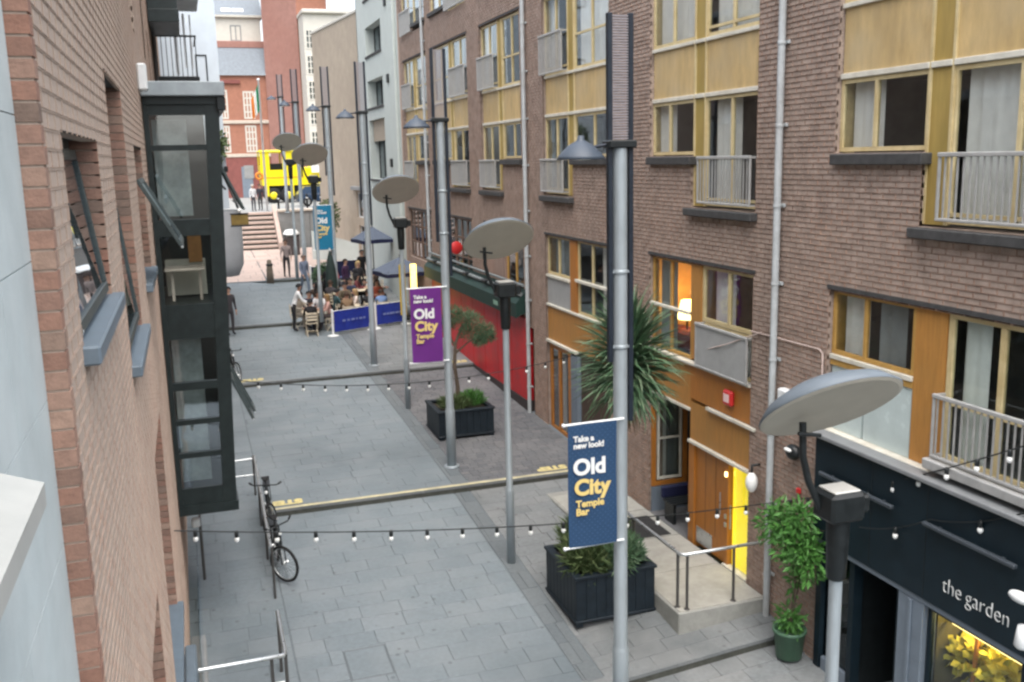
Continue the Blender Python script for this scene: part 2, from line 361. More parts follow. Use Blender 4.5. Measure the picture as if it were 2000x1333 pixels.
def key(s):
    p=((s[0]+s[1])/2,(s[2]+s[3])/2,zg((s[0]+s[1])/2,(s[2]+s[3])/2)); q=px(p)
    if not in_view(p,60): return 0
    return (s[1]-s[0])*(s[3]-s[2])/q[2]**3
COVER=(1.72,2.38,13.02,13.82)
def hit(s,c): return s[0]<c[1]-.01 and s[1]>c[0]+.01 and s[2]<c[3]-.01 and s[3]>c[2]+.01
cut=[]
for s in slabs:
    if not hit(s,COVER): cut.append(s); continue
    a,b,c,d,m=s; X0,X1,Y0,Y1=COVER
    for q in ((a,min(b,X0),c,d),(max(a,X1),b,c,d),(max(a,X0),min(b,X1),c,Y0),(max(a,X0),min(b,X1),Y1,d)):
        if q[1]-q[0]>.02 and q[3]-q[2]>.02: cut.append((*q,m))
slabs=cut
slabs.sort(key=key,reverse=True)
for s in slabs[:300]:
    mb=MB(); slabmb(*s[:4],mb); link('paving_slab',mb.mesh('paving_slab',SM[s[4]]),pav)
rest=MB()
for s in slabs[300:]:
    rest.m=s[4]; slabmb(*s[:4],rest)
put('paving',rest,SM,pav,kind='stuff')
mb=MB(); slabmb(COVER[0]+.02,COVER[1]-.02,COVER[2]+.02,COVER[3]-.02,mb,g=.01); put('access_cover',mb,SLAB,pav)
mb=MB(); z=zg(2,13.4)
for b in ((COVER[0],COVER[1],COVER[2],COVER[2]+.025),(COVER[0],COVER[1],COVER[3]-.025,COVER[3]),(COVER[0],COVER[0]+.025,COVER[2]+.025,COVER[3]-.025),(COVER[1]-.025,COVER[1],COVER[2]+.025,COVER[3]-.025)):
    a0,a1=zg(2,b[2]),zg(2,b[3]); mb.add([(b[0],b[2],a0-.05),(b[1],b[2],a0-.05),(b[1],b[3],a1-.05),(b[0],b[3],a1-.05),(b[0],b[2],a0-.004),(b[1],b[2],a0-.004),(b[1],b[3],a1-.004),(b[0],b[3],a1-.004)],[(4,5,6,7),(0,1,5,4),(1,2,6,5),(2,3,7,6),(3,0,4,7)])
put('cover_frame',mb,CHAN,pav)
# kerb risers with painted nosing
for i,s in enumerate(STEPS):
    x0=3.3 if s>42 else 1.02; zt=zg0(9,s+.001); zb=zg0(9,s-.001)
    x=x0
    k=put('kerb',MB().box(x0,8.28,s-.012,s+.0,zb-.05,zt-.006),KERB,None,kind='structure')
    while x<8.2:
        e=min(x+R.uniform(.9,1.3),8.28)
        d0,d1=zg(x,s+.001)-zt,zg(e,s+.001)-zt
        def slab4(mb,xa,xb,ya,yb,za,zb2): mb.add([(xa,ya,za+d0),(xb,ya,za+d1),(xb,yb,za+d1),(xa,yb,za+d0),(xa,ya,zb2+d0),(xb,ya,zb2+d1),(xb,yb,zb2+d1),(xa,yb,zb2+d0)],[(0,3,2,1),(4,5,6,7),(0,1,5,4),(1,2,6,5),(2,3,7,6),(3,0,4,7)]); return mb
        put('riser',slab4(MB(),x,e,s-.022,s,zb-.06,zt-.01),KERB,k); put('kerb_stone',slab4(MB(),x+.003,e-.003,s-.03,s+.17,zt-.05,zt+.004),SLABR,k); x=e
    if i in (0,1,2):
        if i==1: put('painted_nosing',MB().box(x0+.02,8.0,s-.02,s+.085,zt+.0045,zt+.009),NOSE,k)
        for tx,al in ((x0+.08,'RIGHT'),(6.9 if i==1 else 7.4,'RIGHT'))[:1 if i==0 else 2]:
            zz=0
            text_mesh('painted_step_lettering','STEP',.27,lambda u,v,w,tx=tx,s=s:(tx-u*1.2,s+.40-v*1.15,zg(tx-u*1.2,s+.40-v*1.15)+.011+w*.2),YTXT,k,bold=.02,align='RIGHT',depth=.002)
# plaza, stairs and terrace at the far end
pl=MB(); strip(pl,-3,3.29,[46.2,48.2,57],dz=-.0,lo=-.4); strip(pl,3.31,9.6,[46.2,57],dz=-.0,lo=-.4)
pl=put('plaza_ground',pl,BED,kind='structure')
pm=MB(); y=46.4
while y<57:
    x=-1.0-R.random()
    while x<9.4:
        a,b,e=max(x,-1),min(x+1.1,9.4),min(y+.75,57)
        if b-a>.1 and not(a<3.31<b): 
            pm.add([(a+.01,y+.01,zg(a+.01 if a<3.3 else 9,y)+.02),(b-.01,y+.01,zg(b-.02 if a<3.3 else 9,y)+.02),(b-.01,e-.01,zg(b-.02 if a<3.3 else 9,e-.01)+.02),(a+.01,e-.01,zg(a+.01 if a<3.3 else 9,e-.01)+.02)],[(0,1,2,3)])
        elif b-a>.1:
            for p,q in ((a,3.29),(3.32,b)):
                zf=lambda yy: zg(p if p<3.3 else 9,yy)+.02
                pm.add([(p+.01,y+.01,zf(y)),(q-.01,y+.01,zf(y)),(q-.01,e-.01,zf(e-.01)),(p+.01,e-.01,zf(e-.01))],[(0,1,2,3)])
        x+=1.1
    y+=.75
put('plaza_paving',pm,PINK,pl,kind='stuff')
TZ=3.62
ter=put('terrace_ground',MB().box(-6,26,59.8,120,1,TZ),GREYC,kind='structure')
st=thing('stone_staircase','broad pink stone staircase climbing to the terrace at the end of the lane','staircase',(3.6,57,1.6))
NS=8
for i in range(NS):
    z0=1.6+(TZ-1.6)*i/NS; z1=1.6+(TZ-1.6)*(i+1)/NS
    put('step_tread',MB().cbox(1.2,4.85,57+i*.35-.04,57+(i+1)*.35+.0,z1-.13,z1,.015),PINK,st)
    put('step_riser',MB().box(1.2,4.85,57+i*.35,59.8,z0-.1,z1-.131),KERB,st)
put('side_wall',MB().add([(4.86,56.6,1.5),(5.1,56.6,1.5),(5.1,59.8,1.5),(4.86,59.8,1.5),(4.86,56.6,2.0),(5.1,56.6,2.0),(5.1,59.8,4.0),(4.86,59.8,4.0)],[(0,1,5,4),(1,2,6,5),(2,3,7,6),(3,0,4,7),(4,5,6,7)]),PINK,st)
rw=thing('retaining_wall','grey concrete retaining wall beside the staircase under the terrace','wall',(7,59,1.6))
for i in range(5):
    put('wall_panel',MB().cbox(5.12+i*.9,6.0+i*.9,58.6,58.9,1.4,TZ+.02,.012),GREYC,rw)
put('coping',MB().cbox(5.1,9.7,58.5,59.8,TZ+.02,TZ+.14,.02),PALES,rw)
put('ramp_wall',MB().add([(6.2,52.0,1.2),(9.4,50.2,1.2),(9.4,50.5,1.2),(6.2,52.3,1.2),(6.2,52.0,2.9),(9.4,50.2,1.9),(9.4,50.5,1.9),(6.2,52.3,2.9)],[(0,1,5,4),(1,2,6,5),(2,3,7,6),(3,0,4,7),(4,5,6,7)]),WALLC,rw)

# ------------------------------------------------------------------ walls with openings and bricks
def cells(u0,u1,v0,v1,ops):
    us=sorted({u0,u1,*[min(max(x,u0),u1) for o in ops for x in o[:2]]}); vs=sorted({v0,v1,*[min(max(x,v0),v1) for o in ops for x in o[2:4]]})
    out=[]
    for a,b in zip(us,us[1:]):
        run=None
        for c,d in zip(vs,vs[1:]):
            um,vm=(a+b)/2,(c+d)/2
            if any(o[0]<um<o[1] and o[2]<vm<o[3] for o in ops):
                if run: out.append((a,b,*run)); run=None
            else: run=(run[0],d) if run else (c,d)
        if run: out.append((a,b,*run))
    return out
def bricks_for(u0,u1,v0,v1,ops,course=.075,L=.225,skip=None):
    out=[];v=v0;r=0
    while v<v1-.03:
        vt=min(v+course-.011,v1); vm=v+.03
        iv=[(u0,u1)]
        for o in ops:
            if o[2]-.02<vm<o[3]:
                nv=[]
                for a,b in iv:
                    if o[1]<=a or o[0]>=b: nv.append((a,b))
                    else:
                        if o[0]>a: nv.append((a,o[0]))
                        if o[1]<b: nv.append((o[1],b))
                iv=nv
        off=(r%2)*L/2
        for a,b in iv:
            k=math.floor((a-u0-off)/L)
            while True:
                s=u0+off+k*L; e=s+L-.01
                if s>=b: break
                s2,e2=max(s,a),min(e,b)
                if e2-s2>.04: out.append((s2,e2,v,vt,s2==s and e2==e))
                k+=1
        v+=course;r+=1
    return out
def brickwall(par,F,u0,u1,v0,v1,ops,bm,mm,proud=.008,thick=.3,nsep=300,near_pt=None,see=None,bricks_u=None,jit=1.0):
    """mortar wall with recessed joints + individual bricks (nsep largest as parts)"""
    mb=MB(F)
    for a,b,c,d in cells(u0,u1,v0,v1,ops): mb.box(a,b,-proud-thick,-proud,c,d)
    put('wall',mb,mm,par)
    bs=bricks_for(bricks_u[0] if bricks_u else u0,bricks_u[1] if bricks_u else u1,v0,v1,ops)
    def sz(b):
        p=F((b[0]+b[1])/2,0,(b[2]+b[3])/2); q=px(p)
        if q is None or not in_view(p,5) or (see and not see(q)): return 0
        h0,h1=px(F(b[0],0,b[2])),px(F(b[1],0,b[3]))
        return abs((h1[0]-h0[0]))*abs(px(F(b[0],0,b[3]))[1]-h0[1])
    bs.sort(key=sz,reverse=True)
    org=world_org(par)
    mes=MB(lambda *p:tuple(Vector(F(*p))-Vector(F(0,0,0)))).box(0,.215,-.09,0,0,.064,True).mesh('brick',bm)
    for b in bs[:nsep]:
        j=R.uniform(-.0025,.0015)*jit
        if b[4]: link('brick',mes,par,loc=Vector(F(b[0],j,b[2]))-org)
        else:
            mb=MB(F); mb.box(b[0],b[1],-.09,j,b[2],b[3],True); put('brick',mb,bm,par)
    mb=MB(F)
    for b in bs[nsep:]:
        mb.box(b[0],b[1],-.03,R.uniform(-.003,.0015)*jit,b[2],b[3],True)
    put('brickwork',mb,bm,par,kind='stuff')
def window(par,F,u0,u1,v0,v1,fm,w=-.07,fr=.055,mull=(),rails=(),glass=GLASS,curt=None,depth=.05,open_leaf=None,name='window',sill=None):
    """frame with mullions (fractions) and rails; each pane, curtain and sill a sub-part"""
    mb=MB(F)
    mb.box(u0,u0+fr,w-depth,w,v0,v1).box(u1-fr,u1,w-depth,w,v0,v1).box(u0+fr,u1-fr,w-depth,w,v1-fr,v1).box(u0+fr,u1-fr,w-depth,w,v0,v0+fr)
    us=[u0+fr]+[u0+(u1-u0)*m for m in mull]+[u1-fr]; vs=[v0+fr]+[v0+(v1-v0)*m for m in rails]+[v1-fr]
    for x in us[1:-1]: mb.box(x-fr*.5,x+fr*.5,w-depth,w+.004,v0+fr,v1-fr)
    for i,(a,b) in enumerate(zip(us,us[1:])):
        a2=a+(fr*.5 if i else 0); b2=b-(fr*.5 if i<len(us)-2 else 0)
        for x in vs[1:-1]: mb.box(a2,b2,w-depth,w+.002,x-fr*.4,x+fr*.4)
    o=put(name,mb,fm,par)
    for i,(a,b) in enumerate(zip(us,us[1:])):
        a2=a+(fr*.5 if i else 0); b2=b-(fr*.5 if i<len(us)-2 else 0)
        for j,(c,d) in enumerate(zip(vs,vs[1:])):
            c2=c+(fr*.4 if j else 0); d2=d-(fr*.4 if j<len(vs)-2 else 0)
            if a2<b2 and c2<d2: put('pane',MB(F).box(a2,b2,w-.03,w-.024,c2,d2),glass,o)
    if curt:
        for (a,b,m) in curt:
            cm=MB(F); n=max(4,int((b-a)*(u1-u0)*14)); vv=[]
            for k in range(n+1):
                x=u0+(u1-u0)*(a+(b-a)*k/n); vv+=[(x,w-.16-.025*math.cos(k*2.4+a*9),v0+.02),(x,w-.16-.025*math.cos(k*2.4+a*9),v1-.02)]
            cm.add(vv,[(2*k,2*k+2,2*k+3,2*k+1) for k in range(n)],True); put('curtain',cm,m,o)
    if sill: put('sill',MB(F).cbox(u0-.03,u1+.03,w-.04,sill[0],v0-sill[1],v0-.002,.008),sill[2],o)
    return o
def room(par,F,u0,u1,v0,v1,m,w=-.31,d=1.3,name='room'):
    mb=MB(F); mb.add([(u0,w,v0),(u1,w,v0),(u1,w,v1),(u0,w,v1),(u0,w-d,v0),(u1,w-d,v0),(u1,w-d,v1),(u0,w-d,v1)],[(4,5,6,7),(0,1,5,4),(1,2,6,5),(2,3,7,6),(3,0,4,7)])
    return put(name,mb,m,par)
def balcony(par,F,u0,u1,v0,v1,sep,fill=None,w=.1,step=.095):
    mb=MB(F); t=.035
    mb.cbox(u0,u1,w-t,w+.01,v1-.05,v1,.008).cbox(u0,u1,w-t,w,v0,v0+.035,.006).cbox(u0,u0+t,w-t,w-.002,v0+.035,v1-.05,.005).cbox(u1-t,u1,w-t,w-.002,v0+.035,v1-.05,.005)
    for u in (u0,u1-t): mb.box(u,u+t,-.1,w-t,v1-.045,v1-.01); mb.box(u,u+t,-.1,w-t,v0+.004,v0+.03)
    o=put('balcony',mb,BALC,par)
    if fill: put('balcony_panel',MB(F).box(u0+t,u1-t,w-.022,w-.012,v0+.036,v1-.052),fill,o); return o
    us=np.arange(u0+t+step*.7,u1-t-.02,step)
    if sep:
        for u in us: put('baluster',MB(F).box(u-.009,u+.009,w-.026,w-.010,v0+.035,v1-.05),BALC,o)
    else:
        mb=MB(F)
        for u in us: mb.box(u-.016,u+.016,w-.026,w-.010,v0+.035,v1-.05)
        put('balusters',mb,BALC,o,kind='stuff')
    return o

# ------------------------------------------------------------------ right apartment building
XR=8.3
FR=lambda u,w,v:(XR-w,u,v)
apt=thing('apartment_building','long brown brick apartment building with gold timber panels and grey balconies along the lane','building',(XR+2,20,-1))
#        near, far, french side ('n' near half / 'f' far half), split
BAYS=[('A',7.2,11.15,'n',9.5),('B',13.05,16.65,'n',15.07),('C',18.52,22.35,'f',20.5),('D',24.0,27.5,'f',25.6),('E',28.85,33.2,'n',31.05),('F',34.0,37.7,'f',35.8)]
ops=[]
LOWT=4.62; L0={'A':2.62,'B':-1.2,'C':-1.2,'D':2.75,'E':2.75,'F':2.75}
for n,a,b,s,m in BAYS:
    ops+= [(a,m,5.57 if s=='n' else 6.45,10.15),(m,b,6.45 if s=='n' else 5.57,10.15)]
    ops.append((a,b,L0[n],LOWT))
    ops+= [(a,m,11.05,12.9),(m,b,11.3,12.9)]
ops.append((5.5,11.12,-1.6,1.06)); ops.append((23.3,34.0,-1.0,2.1))
brickwall(apt,FR,6.0,38.2,-1.4,13.4,ops,BR_R,MORT,nsep=300,see=lambda q:q[0]>1230)
put('parapet_coping',MB(FR).cbox(5.9,38.25,-.4,.06,13.4,13.5,.02),SILLD,apt)
put('roof',MB(FR).box(6,38.2,-8,-.32,13.2,13.39),SILLD,apt); put('back_wall',MB(FR).box(5.9,38.2,-8,-7.8,-2,13.2),ROOM,apt); put('end_wall',MB(FR).box(5.7,5.9,-8,-.0,-2,13.4),BR_R,apt); put('far_end_wall',MB(FR).box(38.2,38.4,-8,-.0,-2,13.4),BR_R,apt)
def hb(a,b): return a+.004,b-.004
for bi,(n,a,b,s,m) in enumerate(BAYS):
    near=n in 'AB'; fm=CREAM
    fa,fb=(a,m) if s=='n' else (m,b); sa,sb=(m,b) if s=='n' else (a,m)
    sw=.36
    # strip between the two windows belongs to the french half
    if s=='n': wa,wb,pa,pb=fa,fb-sw,fb-sw,fb
    else: wa,wb,pa,pb=fa+sw,fb,fa,fa+sw
    put('infill_panel',MB(FR).box(pa+.02,pb-.02,-.12,-.07,5.60,7.40),GOLDS,apt)
    put('infill_panel',MB(FR).box(pa+.02,pb-.02,-.12,-.07,8.36,10.14),GOLDS,apt)
    put('panel_batten',MB(FR).box(pa-.02,pa+.02,-.12,-.05,5.60,10.14),CREAM,apt); put('panel_batten',MB(FR).box(pb-.02,pb+.02,-.12,-.05,5.60 if s=='n' else 5.60,10.14),CREAM,apt)
    # gold spandrel panels between storeys 2 and 3
    put('gold_panel',MB(FR).box(sa+.04,sb-.02,-.12,-.075,7.48,8.30),GOLD,apt)
    put('gold_panel',MB(FR).box(wa+.03,wb-.02,-.12,-.075,7.48,8.30),GOLD,apt)
    put('gold_panel',MB(FR).box(pa+.02,pb-.02,-.12,-.078,7.48,8.30),GOLDS,apt)
    for u0,u1 in ((sa,sb),(wa,wb),(pa,pb)):
        put('white_trim',MB(FR).cbox(u0+.015,u1-.015,-.12,-.035,7.405,7.475,.006),WHITEF,apt)
        put('sill_trim',MB(FR).cbox(u0+.015,u1-.015,-.12,-.03,8.30,8.36,.006),WHITEF,apt)
    # storey 2
    cs=lambda k:R.choice([None,[(.02,R.uniform(.2,.45),CURT)],[(.05,.95,CURTG)],[(R.uniform(.55,.8),.97,CURT)],[(.03,.97,CURT)],[(.03,.22,CURT),(.75,.97,CURT)],[(.03,.3,CURTG),(.6,.97,CURTG)]])
    window(apt,FR,*hb(sa,sb),6.47,7.40,fm,mull=(.58,) if s=='n' else (.45,),curt=[(.6,.97,CURT)] if n=='A' else [(.62,.97,CURT)] if n=='B' else cs((bi*2+1)%5),glass=GLASS)
    put('stone_sill',MB(FR).cbox(sa-.08,sb+.0,-.2,.09,6.30,6.44,.012),SILLD,apt)
    window(apt,FR,*hb(wa,wb),5.62,7.40,fm,mull=(.5,),rails=(.06,) ,curt=[(.45,.95,CURT)] if n in 'AB' else cs((bi*3+1)%5))
    put('stone_sill',MB(FR).cbox(fa-.06,fb+.06,-.2,.13,5.44,5.565,.012),SILLD,apt)
    balcony(apt,FR,wa+.02,wb+.0,5.66,6.44,near)
    # storey 3
    window(apt,FR,*hb(sa,sb),8.37,10.12,fm,mull=(.5,),rails=() if n=='B' else (.42,),curt=[(.03,.97,CURT)] if n in 'AB' else cs(0))
    window(apt,FR,*hb(wa,wb),8.37,10.12,fm,mull=(.5,),rails=(.08,),curt=[(.03,.97,CURT)] if n in 'AB' else cs((bi+3)%5))
    if n in 'CDEF': balcony(apt,FR,wa+.02,wb,8.38,9.28,False)
    room(apt,FR,a-.1,b+.1,5.5,7.42,ROOM); room(apt,FR,a-.1,b+.1,8.3,10.18,ROOM)
    put('lintel_shadow_strip',MB(FR).box(a-.05,b+.05,-.1,.004,10.152,10.20),SILLD,apt)  # dark lintel strip, its colour also giving the thin shadow line
    put('reveal_lining',MB(FR).box(a-.0,a+.018,-.3,-.125,5.6,10.14),CREAM,apt); put('reveal_lining',MB(FR).box(b-.018,b,-.3,-.125,5.6,10.14),CREAM,apt)
    # storey 4
    window(apt,FR,*hb(sa,sb),11.31,12.89,fm,mull=(.5,),curt=cs(1)); window(apt,FR,*hb(fa,fb),11.06,12.89,fm,mull=(.5,),curt=cs(3)); room(apt,FR,a-.1,b+.1,11,12.95,ROOM)
    put('stone_sill',MB(FR).cbox(sa-.06,sb+.04,-.2,.09,11.17,11.295,.012),SILLD,apt)
    balcony(apt,FR,fa+.05,fb-.05,11.06,11.9,False)
    # storey 1
    put('lintel_shadow_strip',MB(FR).box(a-.05,b+.05,-.1,.006,4.622,4.68),SILLD,apt)  # lintel with the shadow line over the opening put into its dark colour
    if n in 'BC': room(apt,FR,a-.1,b+.1,2.8,4.65,ROOM)
    else: room(apt,FR,a-.1,b+.1,2.7,4.65,ROOM)
    put('reveal_lining',MB(FR).box(a,a+.018,-.3,-.125,2.9,4.61),ORFR,apt); put('reveal_lining',MB(FR).box(b-.018,b,-.3,-.125,2.9,4.61),ORFR,apt)
# --- storey 1, bay A
window(apt,FR,9.52,11.14,3.72,4.61,ORFR,mull=(.58,),curt=[(.2,.5,CURTG),(.66,.95,CURT)],glass=GLASS)
put('frame_rail',MB(FR).cbox(9.52,11.14,-.12,-.03,3.65,3.715,.006),WHITEF,apt)
for u0,u1 in ((9.54,10.42),(10.46,11.12)): put('white_panel',MB(FR).box(u0,u1,-.12,-.075,2.66,3.56),mat('pale glass panel',(.5,.58,.57),.25,.08,2),apt)
put('panel_batten',MB(FR).box(9.52,11.14,-.12,-.05,3.565,3.645),ORFR,apt)
put('ochre_panel',MB(FR).box(9.0,9.515,-.12,-.06,2.66,4.61),ORNP,apt)
window(apt,FR,7.3,8.98,2.75,4.61,CREAM,mull=(.52,),rails=(.06,.42),fr=.075,curt=[(.72,.95,CURT)],glass=CLEAR)
put('room_panel',MB(FR).box(7.25,8.2,-.9,-.86,2.8,4.6),ROOMW,apt)
balcony(apt,FR,7.3,9.0,2.86,3.64,True); put('stone_sill',MB(FR).cbox(7.15,9.05,-.2,.16,2.72,2.84,.012),BALC,apt)
put('white_flashing',MB(FR).cbox(9.05,11.14,-.1,.05,2.60,2.655,.008),WHITEF,apt)
# --- storey 1, bay B
window(apt,FR,15.09,16.63,2.86,4.61,ORFR,mull=(.52,),rails=(.47,),curt=[(.55,.97,CURTG)],glass=CLEAR)
put('frame_rail',MB(FR).cbox(15.1,16.62,-.05,.02,3.68,3.735,.008),WHITEF,apt)
put('lit_wall',MB(FR).box(16.72,16.76,-1.6,-.32,2.82,4.64).box(15.06,16.72,-1.6,-1.56,2.82,4.64),mat('orange lit wall',(.6,.29,.07),.9,.3,2,emit=.12),apt); put('light_blocker',MB(FR).box(14.98,15.04,-1.6,-.32,2.82,4.64),ROOMW,apt)  # upright box added to block the lamp's light from the near half
put('lamp_shade',MB().lathe([(.09,.0),(.12,.0),(.19,-.34),(.17,-.36),(.09,-.02)],14,(XR+.5,16.06,3.78)),LAMPW,apt); put('lamp_stand',MB().lathe([(0,.02),(.09,.02),(.1,.0)],10,(XR+.5,16.06,2.95)).tube([(XR+.5,16.06,2.95),(XR+.5,16.06,3.5)],.02,6),BLACK,apt); put('sofa',MB(FR).cbox(15.6,16.7,-.75,-.35,2.84,3.22,.06),mat('dark red sofa',(.16,.03,.03),.8,.2,6),apt)
put('ochre_post',MB(FR).box(14.74,15.085,-.12,-.05,2.9,4.61),ORNP,apt)
window(apt,FR,13.07,14.73,3.62,4.61,CREAM,mull=(.48,),curt=[(.5,.9,CURT)],fr=.07)
window(apt,FR,13.07,14.73,2.86,3.6,CREAM,mull=(.48,),fr=.05,curt=[(.02,.98,CURT)])
balcony(apt,FR,13.05,14.7,2.84,3.62,False,fill=BALP); put('white_trim',MB(FR).cbox(13.05,16.64,-.1,.05,2.80,2.85,.008),WHITEF,apt)
# entrance (ground floor, bay B)
put('ochre_panel',MB(FR).box(15.06,16.64,-.12,-.05,1.98,2.795),ORNP,apt)
put('white_trim',MB(FR).cbox(15.06,16.64,-.12,-.02,1.92,1.975,.006),WHITEF,apt)
put('orange_panel',MB(FR).box(13.06,15.05,-.12,-.03,2.17,2.795),ORNG,apt)
put('white_trim',MB(FR).cbox(12.88,14.4,-.03,.04,2.11,2.165,.008),WHITEF,apt)
put('orange_panel',MB(FR).box(13.06,15.05,-.12,-.035,1.42,2.105),ORNP,apt)
put('white_trim',MB(FR).cbox(13.06,15.05,-.1,.03,1.36,1.415,.008),WHITEF,apt)
put('corner_post',MB(FR).box(14.86,15.05,-.95,-.01,-.6,1.355),ORNG,apt)
door=put('door',MB(FR).box(13.80,14.855,-.1,-.05,-.49,1.355),ORNG,apt,label='orange timber entrance door leaf')
put('kick_plate',MB(FR).box(14.25,14.8,-.05,-.044,-.46,-.16),STEEL,door); put('door_handle',MB(FR).tube([(13.95,-.02,.35),(13.95,-.02,.75)],.013,6),STEEL,door)
for u in (14.15,14.5): put('board_joint',MB(FR).box(u-.004,u+.004,-.05,-.0475,-.15,1.34),BLACK,door)
put('door_post',MB(FR).box(13.70,13.795,-.12,-.02,-.49,1.355),ORNG,apt)
put('threshold',MB(FR).cbox(13.06,13.8,-.12,.03,-.55,-.47,.01),WHITEF,apt)
put('lit_hall',MB(FR).box(13.0,13.8,-.27,-.22,-.6,1.5).box(12.98,13.02,-.22,-.13,-.6,1.5).box(13.78,13.8,-.22,-.13,-.6,1.5).box(13.02,13.78,-.22,-.13,1.36,1.38),LITY,apt,label='bright yellow lit hallway inside the entrance')
put('hall_glazing',MB(FR).box(13.055,13.7,-.08,-.075,-.46,1.355),CLEAR,apt)
put('door_handle',MB(FR).tube([(13.63,-.03,.2),(13.63,-.03,.62)],.015,6),STEEL,apt)
for zz in (.05,-.1,.8): put('wall_fixing',MB(FR).cbox(13.72,13.77,-.02,.01,zz+.3,zz+.38,.004),LAMPW if zz>.5 else STEEL,apt)
# porch beside the entrance
PF=lambda u,w,v:(u,16.56-w,v)
put('porch_lining',MB(FR).box(15.06,16.64,-1.4,-1.35,-1.0,1.97).box(15.06,16.64,-1.35,-.2,1.93,1.97),ROOM,apt)
put('porch_floor',MB(FR).box(15.06,16.64,-1.35,.0,-.9,-.52),SETT,apt)
pw=window(apt,PF,8.34,9.12,.0,1.92,ORNG,w=-.02,fr=.09,mull=(),glass=GLASS,curt=[(.1,.45,CURT)])
window(apt,PF,8.46,9.0,.12,1.82,WHITEF,w=-.03,fr=.05,rails=(.5,),glass=GLASS,curt=[(.1,.5,CURT),(.55,.95,CURTG)])
put('grey_panel',MB(PF).box(8.34,9.12,-.06,-.02,-.52,-.01),GREYB,apt)
# --- storey 1, bay C
window(apt,FR,20.85,22.33,3.66,4.61,CREAM,mull=(.5,),curt=[(.1,.9,CURTG)]); put('grey_panel',MB(FR).box(20.86,22.33,-.12,-.05,2.93,3.58),BALP,apt); put('white_trim',MB(FR).cbox(20.85,22.33,-.12,.0,3.585,3.65,.006),WHITEF,apt)
put('ochre_post',MB(FR).box(20.42,20.84,-.12,-.05,2.93,4.61),ORNG,apt)
window(apt,FR,18.54,20.4,2.93,4.61,CREAM,mull=(.55,),rails=(.45,),curt=[(.02,.4,CURT)]); put('frame_rail',MB(FR).cbox(18.56,20.4,-.05,.02,3.66,3.73,.008),WHITEF,apt)
put('white_trim',MB(FR).cbox(18.54,22.34,-.12,.0,2.87,2.925,.006),WHITEF,apt)
put('ochre_panel',MB(FR).box(18.54,22.34,-.12,-.05,2.03,2.865),ORNP,apt)
put('white_trim',MB(FR).cbox(20.4,22.34,-.12,.02,1.96,2.025,.006),WHITEF,apt)
window(apt,FR,20.95,22.3,-.3,1.95,ORNG,fr=.13,mull=(.52,),curt=[(.45,.93,CURT)],name='glazed_door')
put('grey_post',MB(FR).box(20.35,20.75,-.1,-.0,-.4,1.9),GREYB,apt); put('orange_post',MB(FR).box(20.77,20.94,-.12,-.02,-.4,1.95),ORNG,apt)
room(apt,FR,18.4,22.4,-.6,1.98,ROOM)
put('dark_panel',MB(FR).box(18.54,20.33,-.14,-.1,-.6,2.02),mat('dark brown sheet',(.075,.05,.038),.7,.25,4),apt)  # flat dark brown sheet filling the space beside the grey post
# --- storey 1, bays D-F
window(apt,FR,24.02,25.6,2.76,4.61,ORFR,mull=(.5,),glass=CLEAR); put('lit_room',MB(FR).box(24.0,25.6,-.7,-.66,2.8,4.6),mat('orange room',(.5,.22,.06),.9,.3,2,emit=.15),apt)
put('red_brick_pier',MB(FR).box(25.62,27.48,-.12,-.02,2.76,4.61),BR_R,apt)
for u0,u1 in ((28.87,30.9),(31.0,33.18),(34.02,35.8),(35.9,37.68)): window(apt,FR,u0,u1,2.76,4.61,mat('brown timber frame',(.17,.105,.075),.6,.15,6),mull=(.33,.66),rails=(.33,.66),glass=DGLASS,curt=[(.1,.5,CURTG)] if u0<33 else None)
for k in range(5): put('shelf',MB(FR).box(28.9,30.8,-.6,-.3,2.95+k*.3,2.98+k*.3),PALES,apt)
# fixtures on the building
for (y,top,bot) in ((12.32,13.3,zg(9,12.32)-.02),(23.48,13.3,zg(9,23.5)-.02),(34.05,13.3,2.9)):
    p=put('drainpipe',MB(FR).tube([(y,.09,top),(y,.09,bot)],.052,12),PIPE,apt)
    for k in range(int((top-bot)/1.15)): put('pipe_bracket',MB(FR).cbox(y-.085,y+.085,.0,.03,bot+.7+k*1.15,bot+.75+k*1.15,.006).lathe([(.058,0),(.06,.005),(.06,.05),(.058,.055)],12,(y,.09,bot+.69+k*1.15)),PIPE,p)
put('cable_conduit',MB(FR).tube([(13.05,.02,3.72),(11.3,.02,3.75),(11.22,.02,3.70),(11.2,.02,2.9)],.012,5).tube([(14.64,.06,3.1),(13.6,.12,3.42),(12.7,.05,3.76)],.01,5),mat('pinkish cable',(.5,.4,.36),.6,.05,5),apt)
b=put('junction_box',MB(FR).cbox(11.9,12.12,.0,.14,2.78,3.02,.02),WHITEM,apt)
put('red_sign',MB(FR).cbox(13.55,13.82,-.03,.06,2.36,2.62,.03),REDS,apt,label='small red square sign over the entrance')
put('sign_mark',MB(FR).cbox(13.6,13.77,.06,.066,2.42,2.56,.003),PINKS,apt)
put('fixture_stem',MB(FR).tube([(12.74,.0,1.62),(12.74,.14,1.62),(12.74,.14,1.5)],.02,6),BLACK,apt)
put('wall_globe_lamp',MB(FR).ball((12.74,.14,1.34),.1,.1,.165,12,9),BULB,apt,label='white egg shaped wall lamp beside the entrance')
put('security_lamp',MB(FR).ball((11.72,.1,2.13),.15,.1,.12,12,8),BLACK,apt); put('lamp_lens',MB(FR).ball((11.74,.17,2.17),.1,.05,.03,10,6),BULB,apt)
put('red_button_box',MB(FR).cbox(11.62,11.70,.0,.05,1.50,1.58,.01),REDS,apt)
put('hexagon_sign_bracket',MB(FR).tube([(29.6,.0,3.72),(29.6,.3,3.72)],.02,6),BLACK,apt)
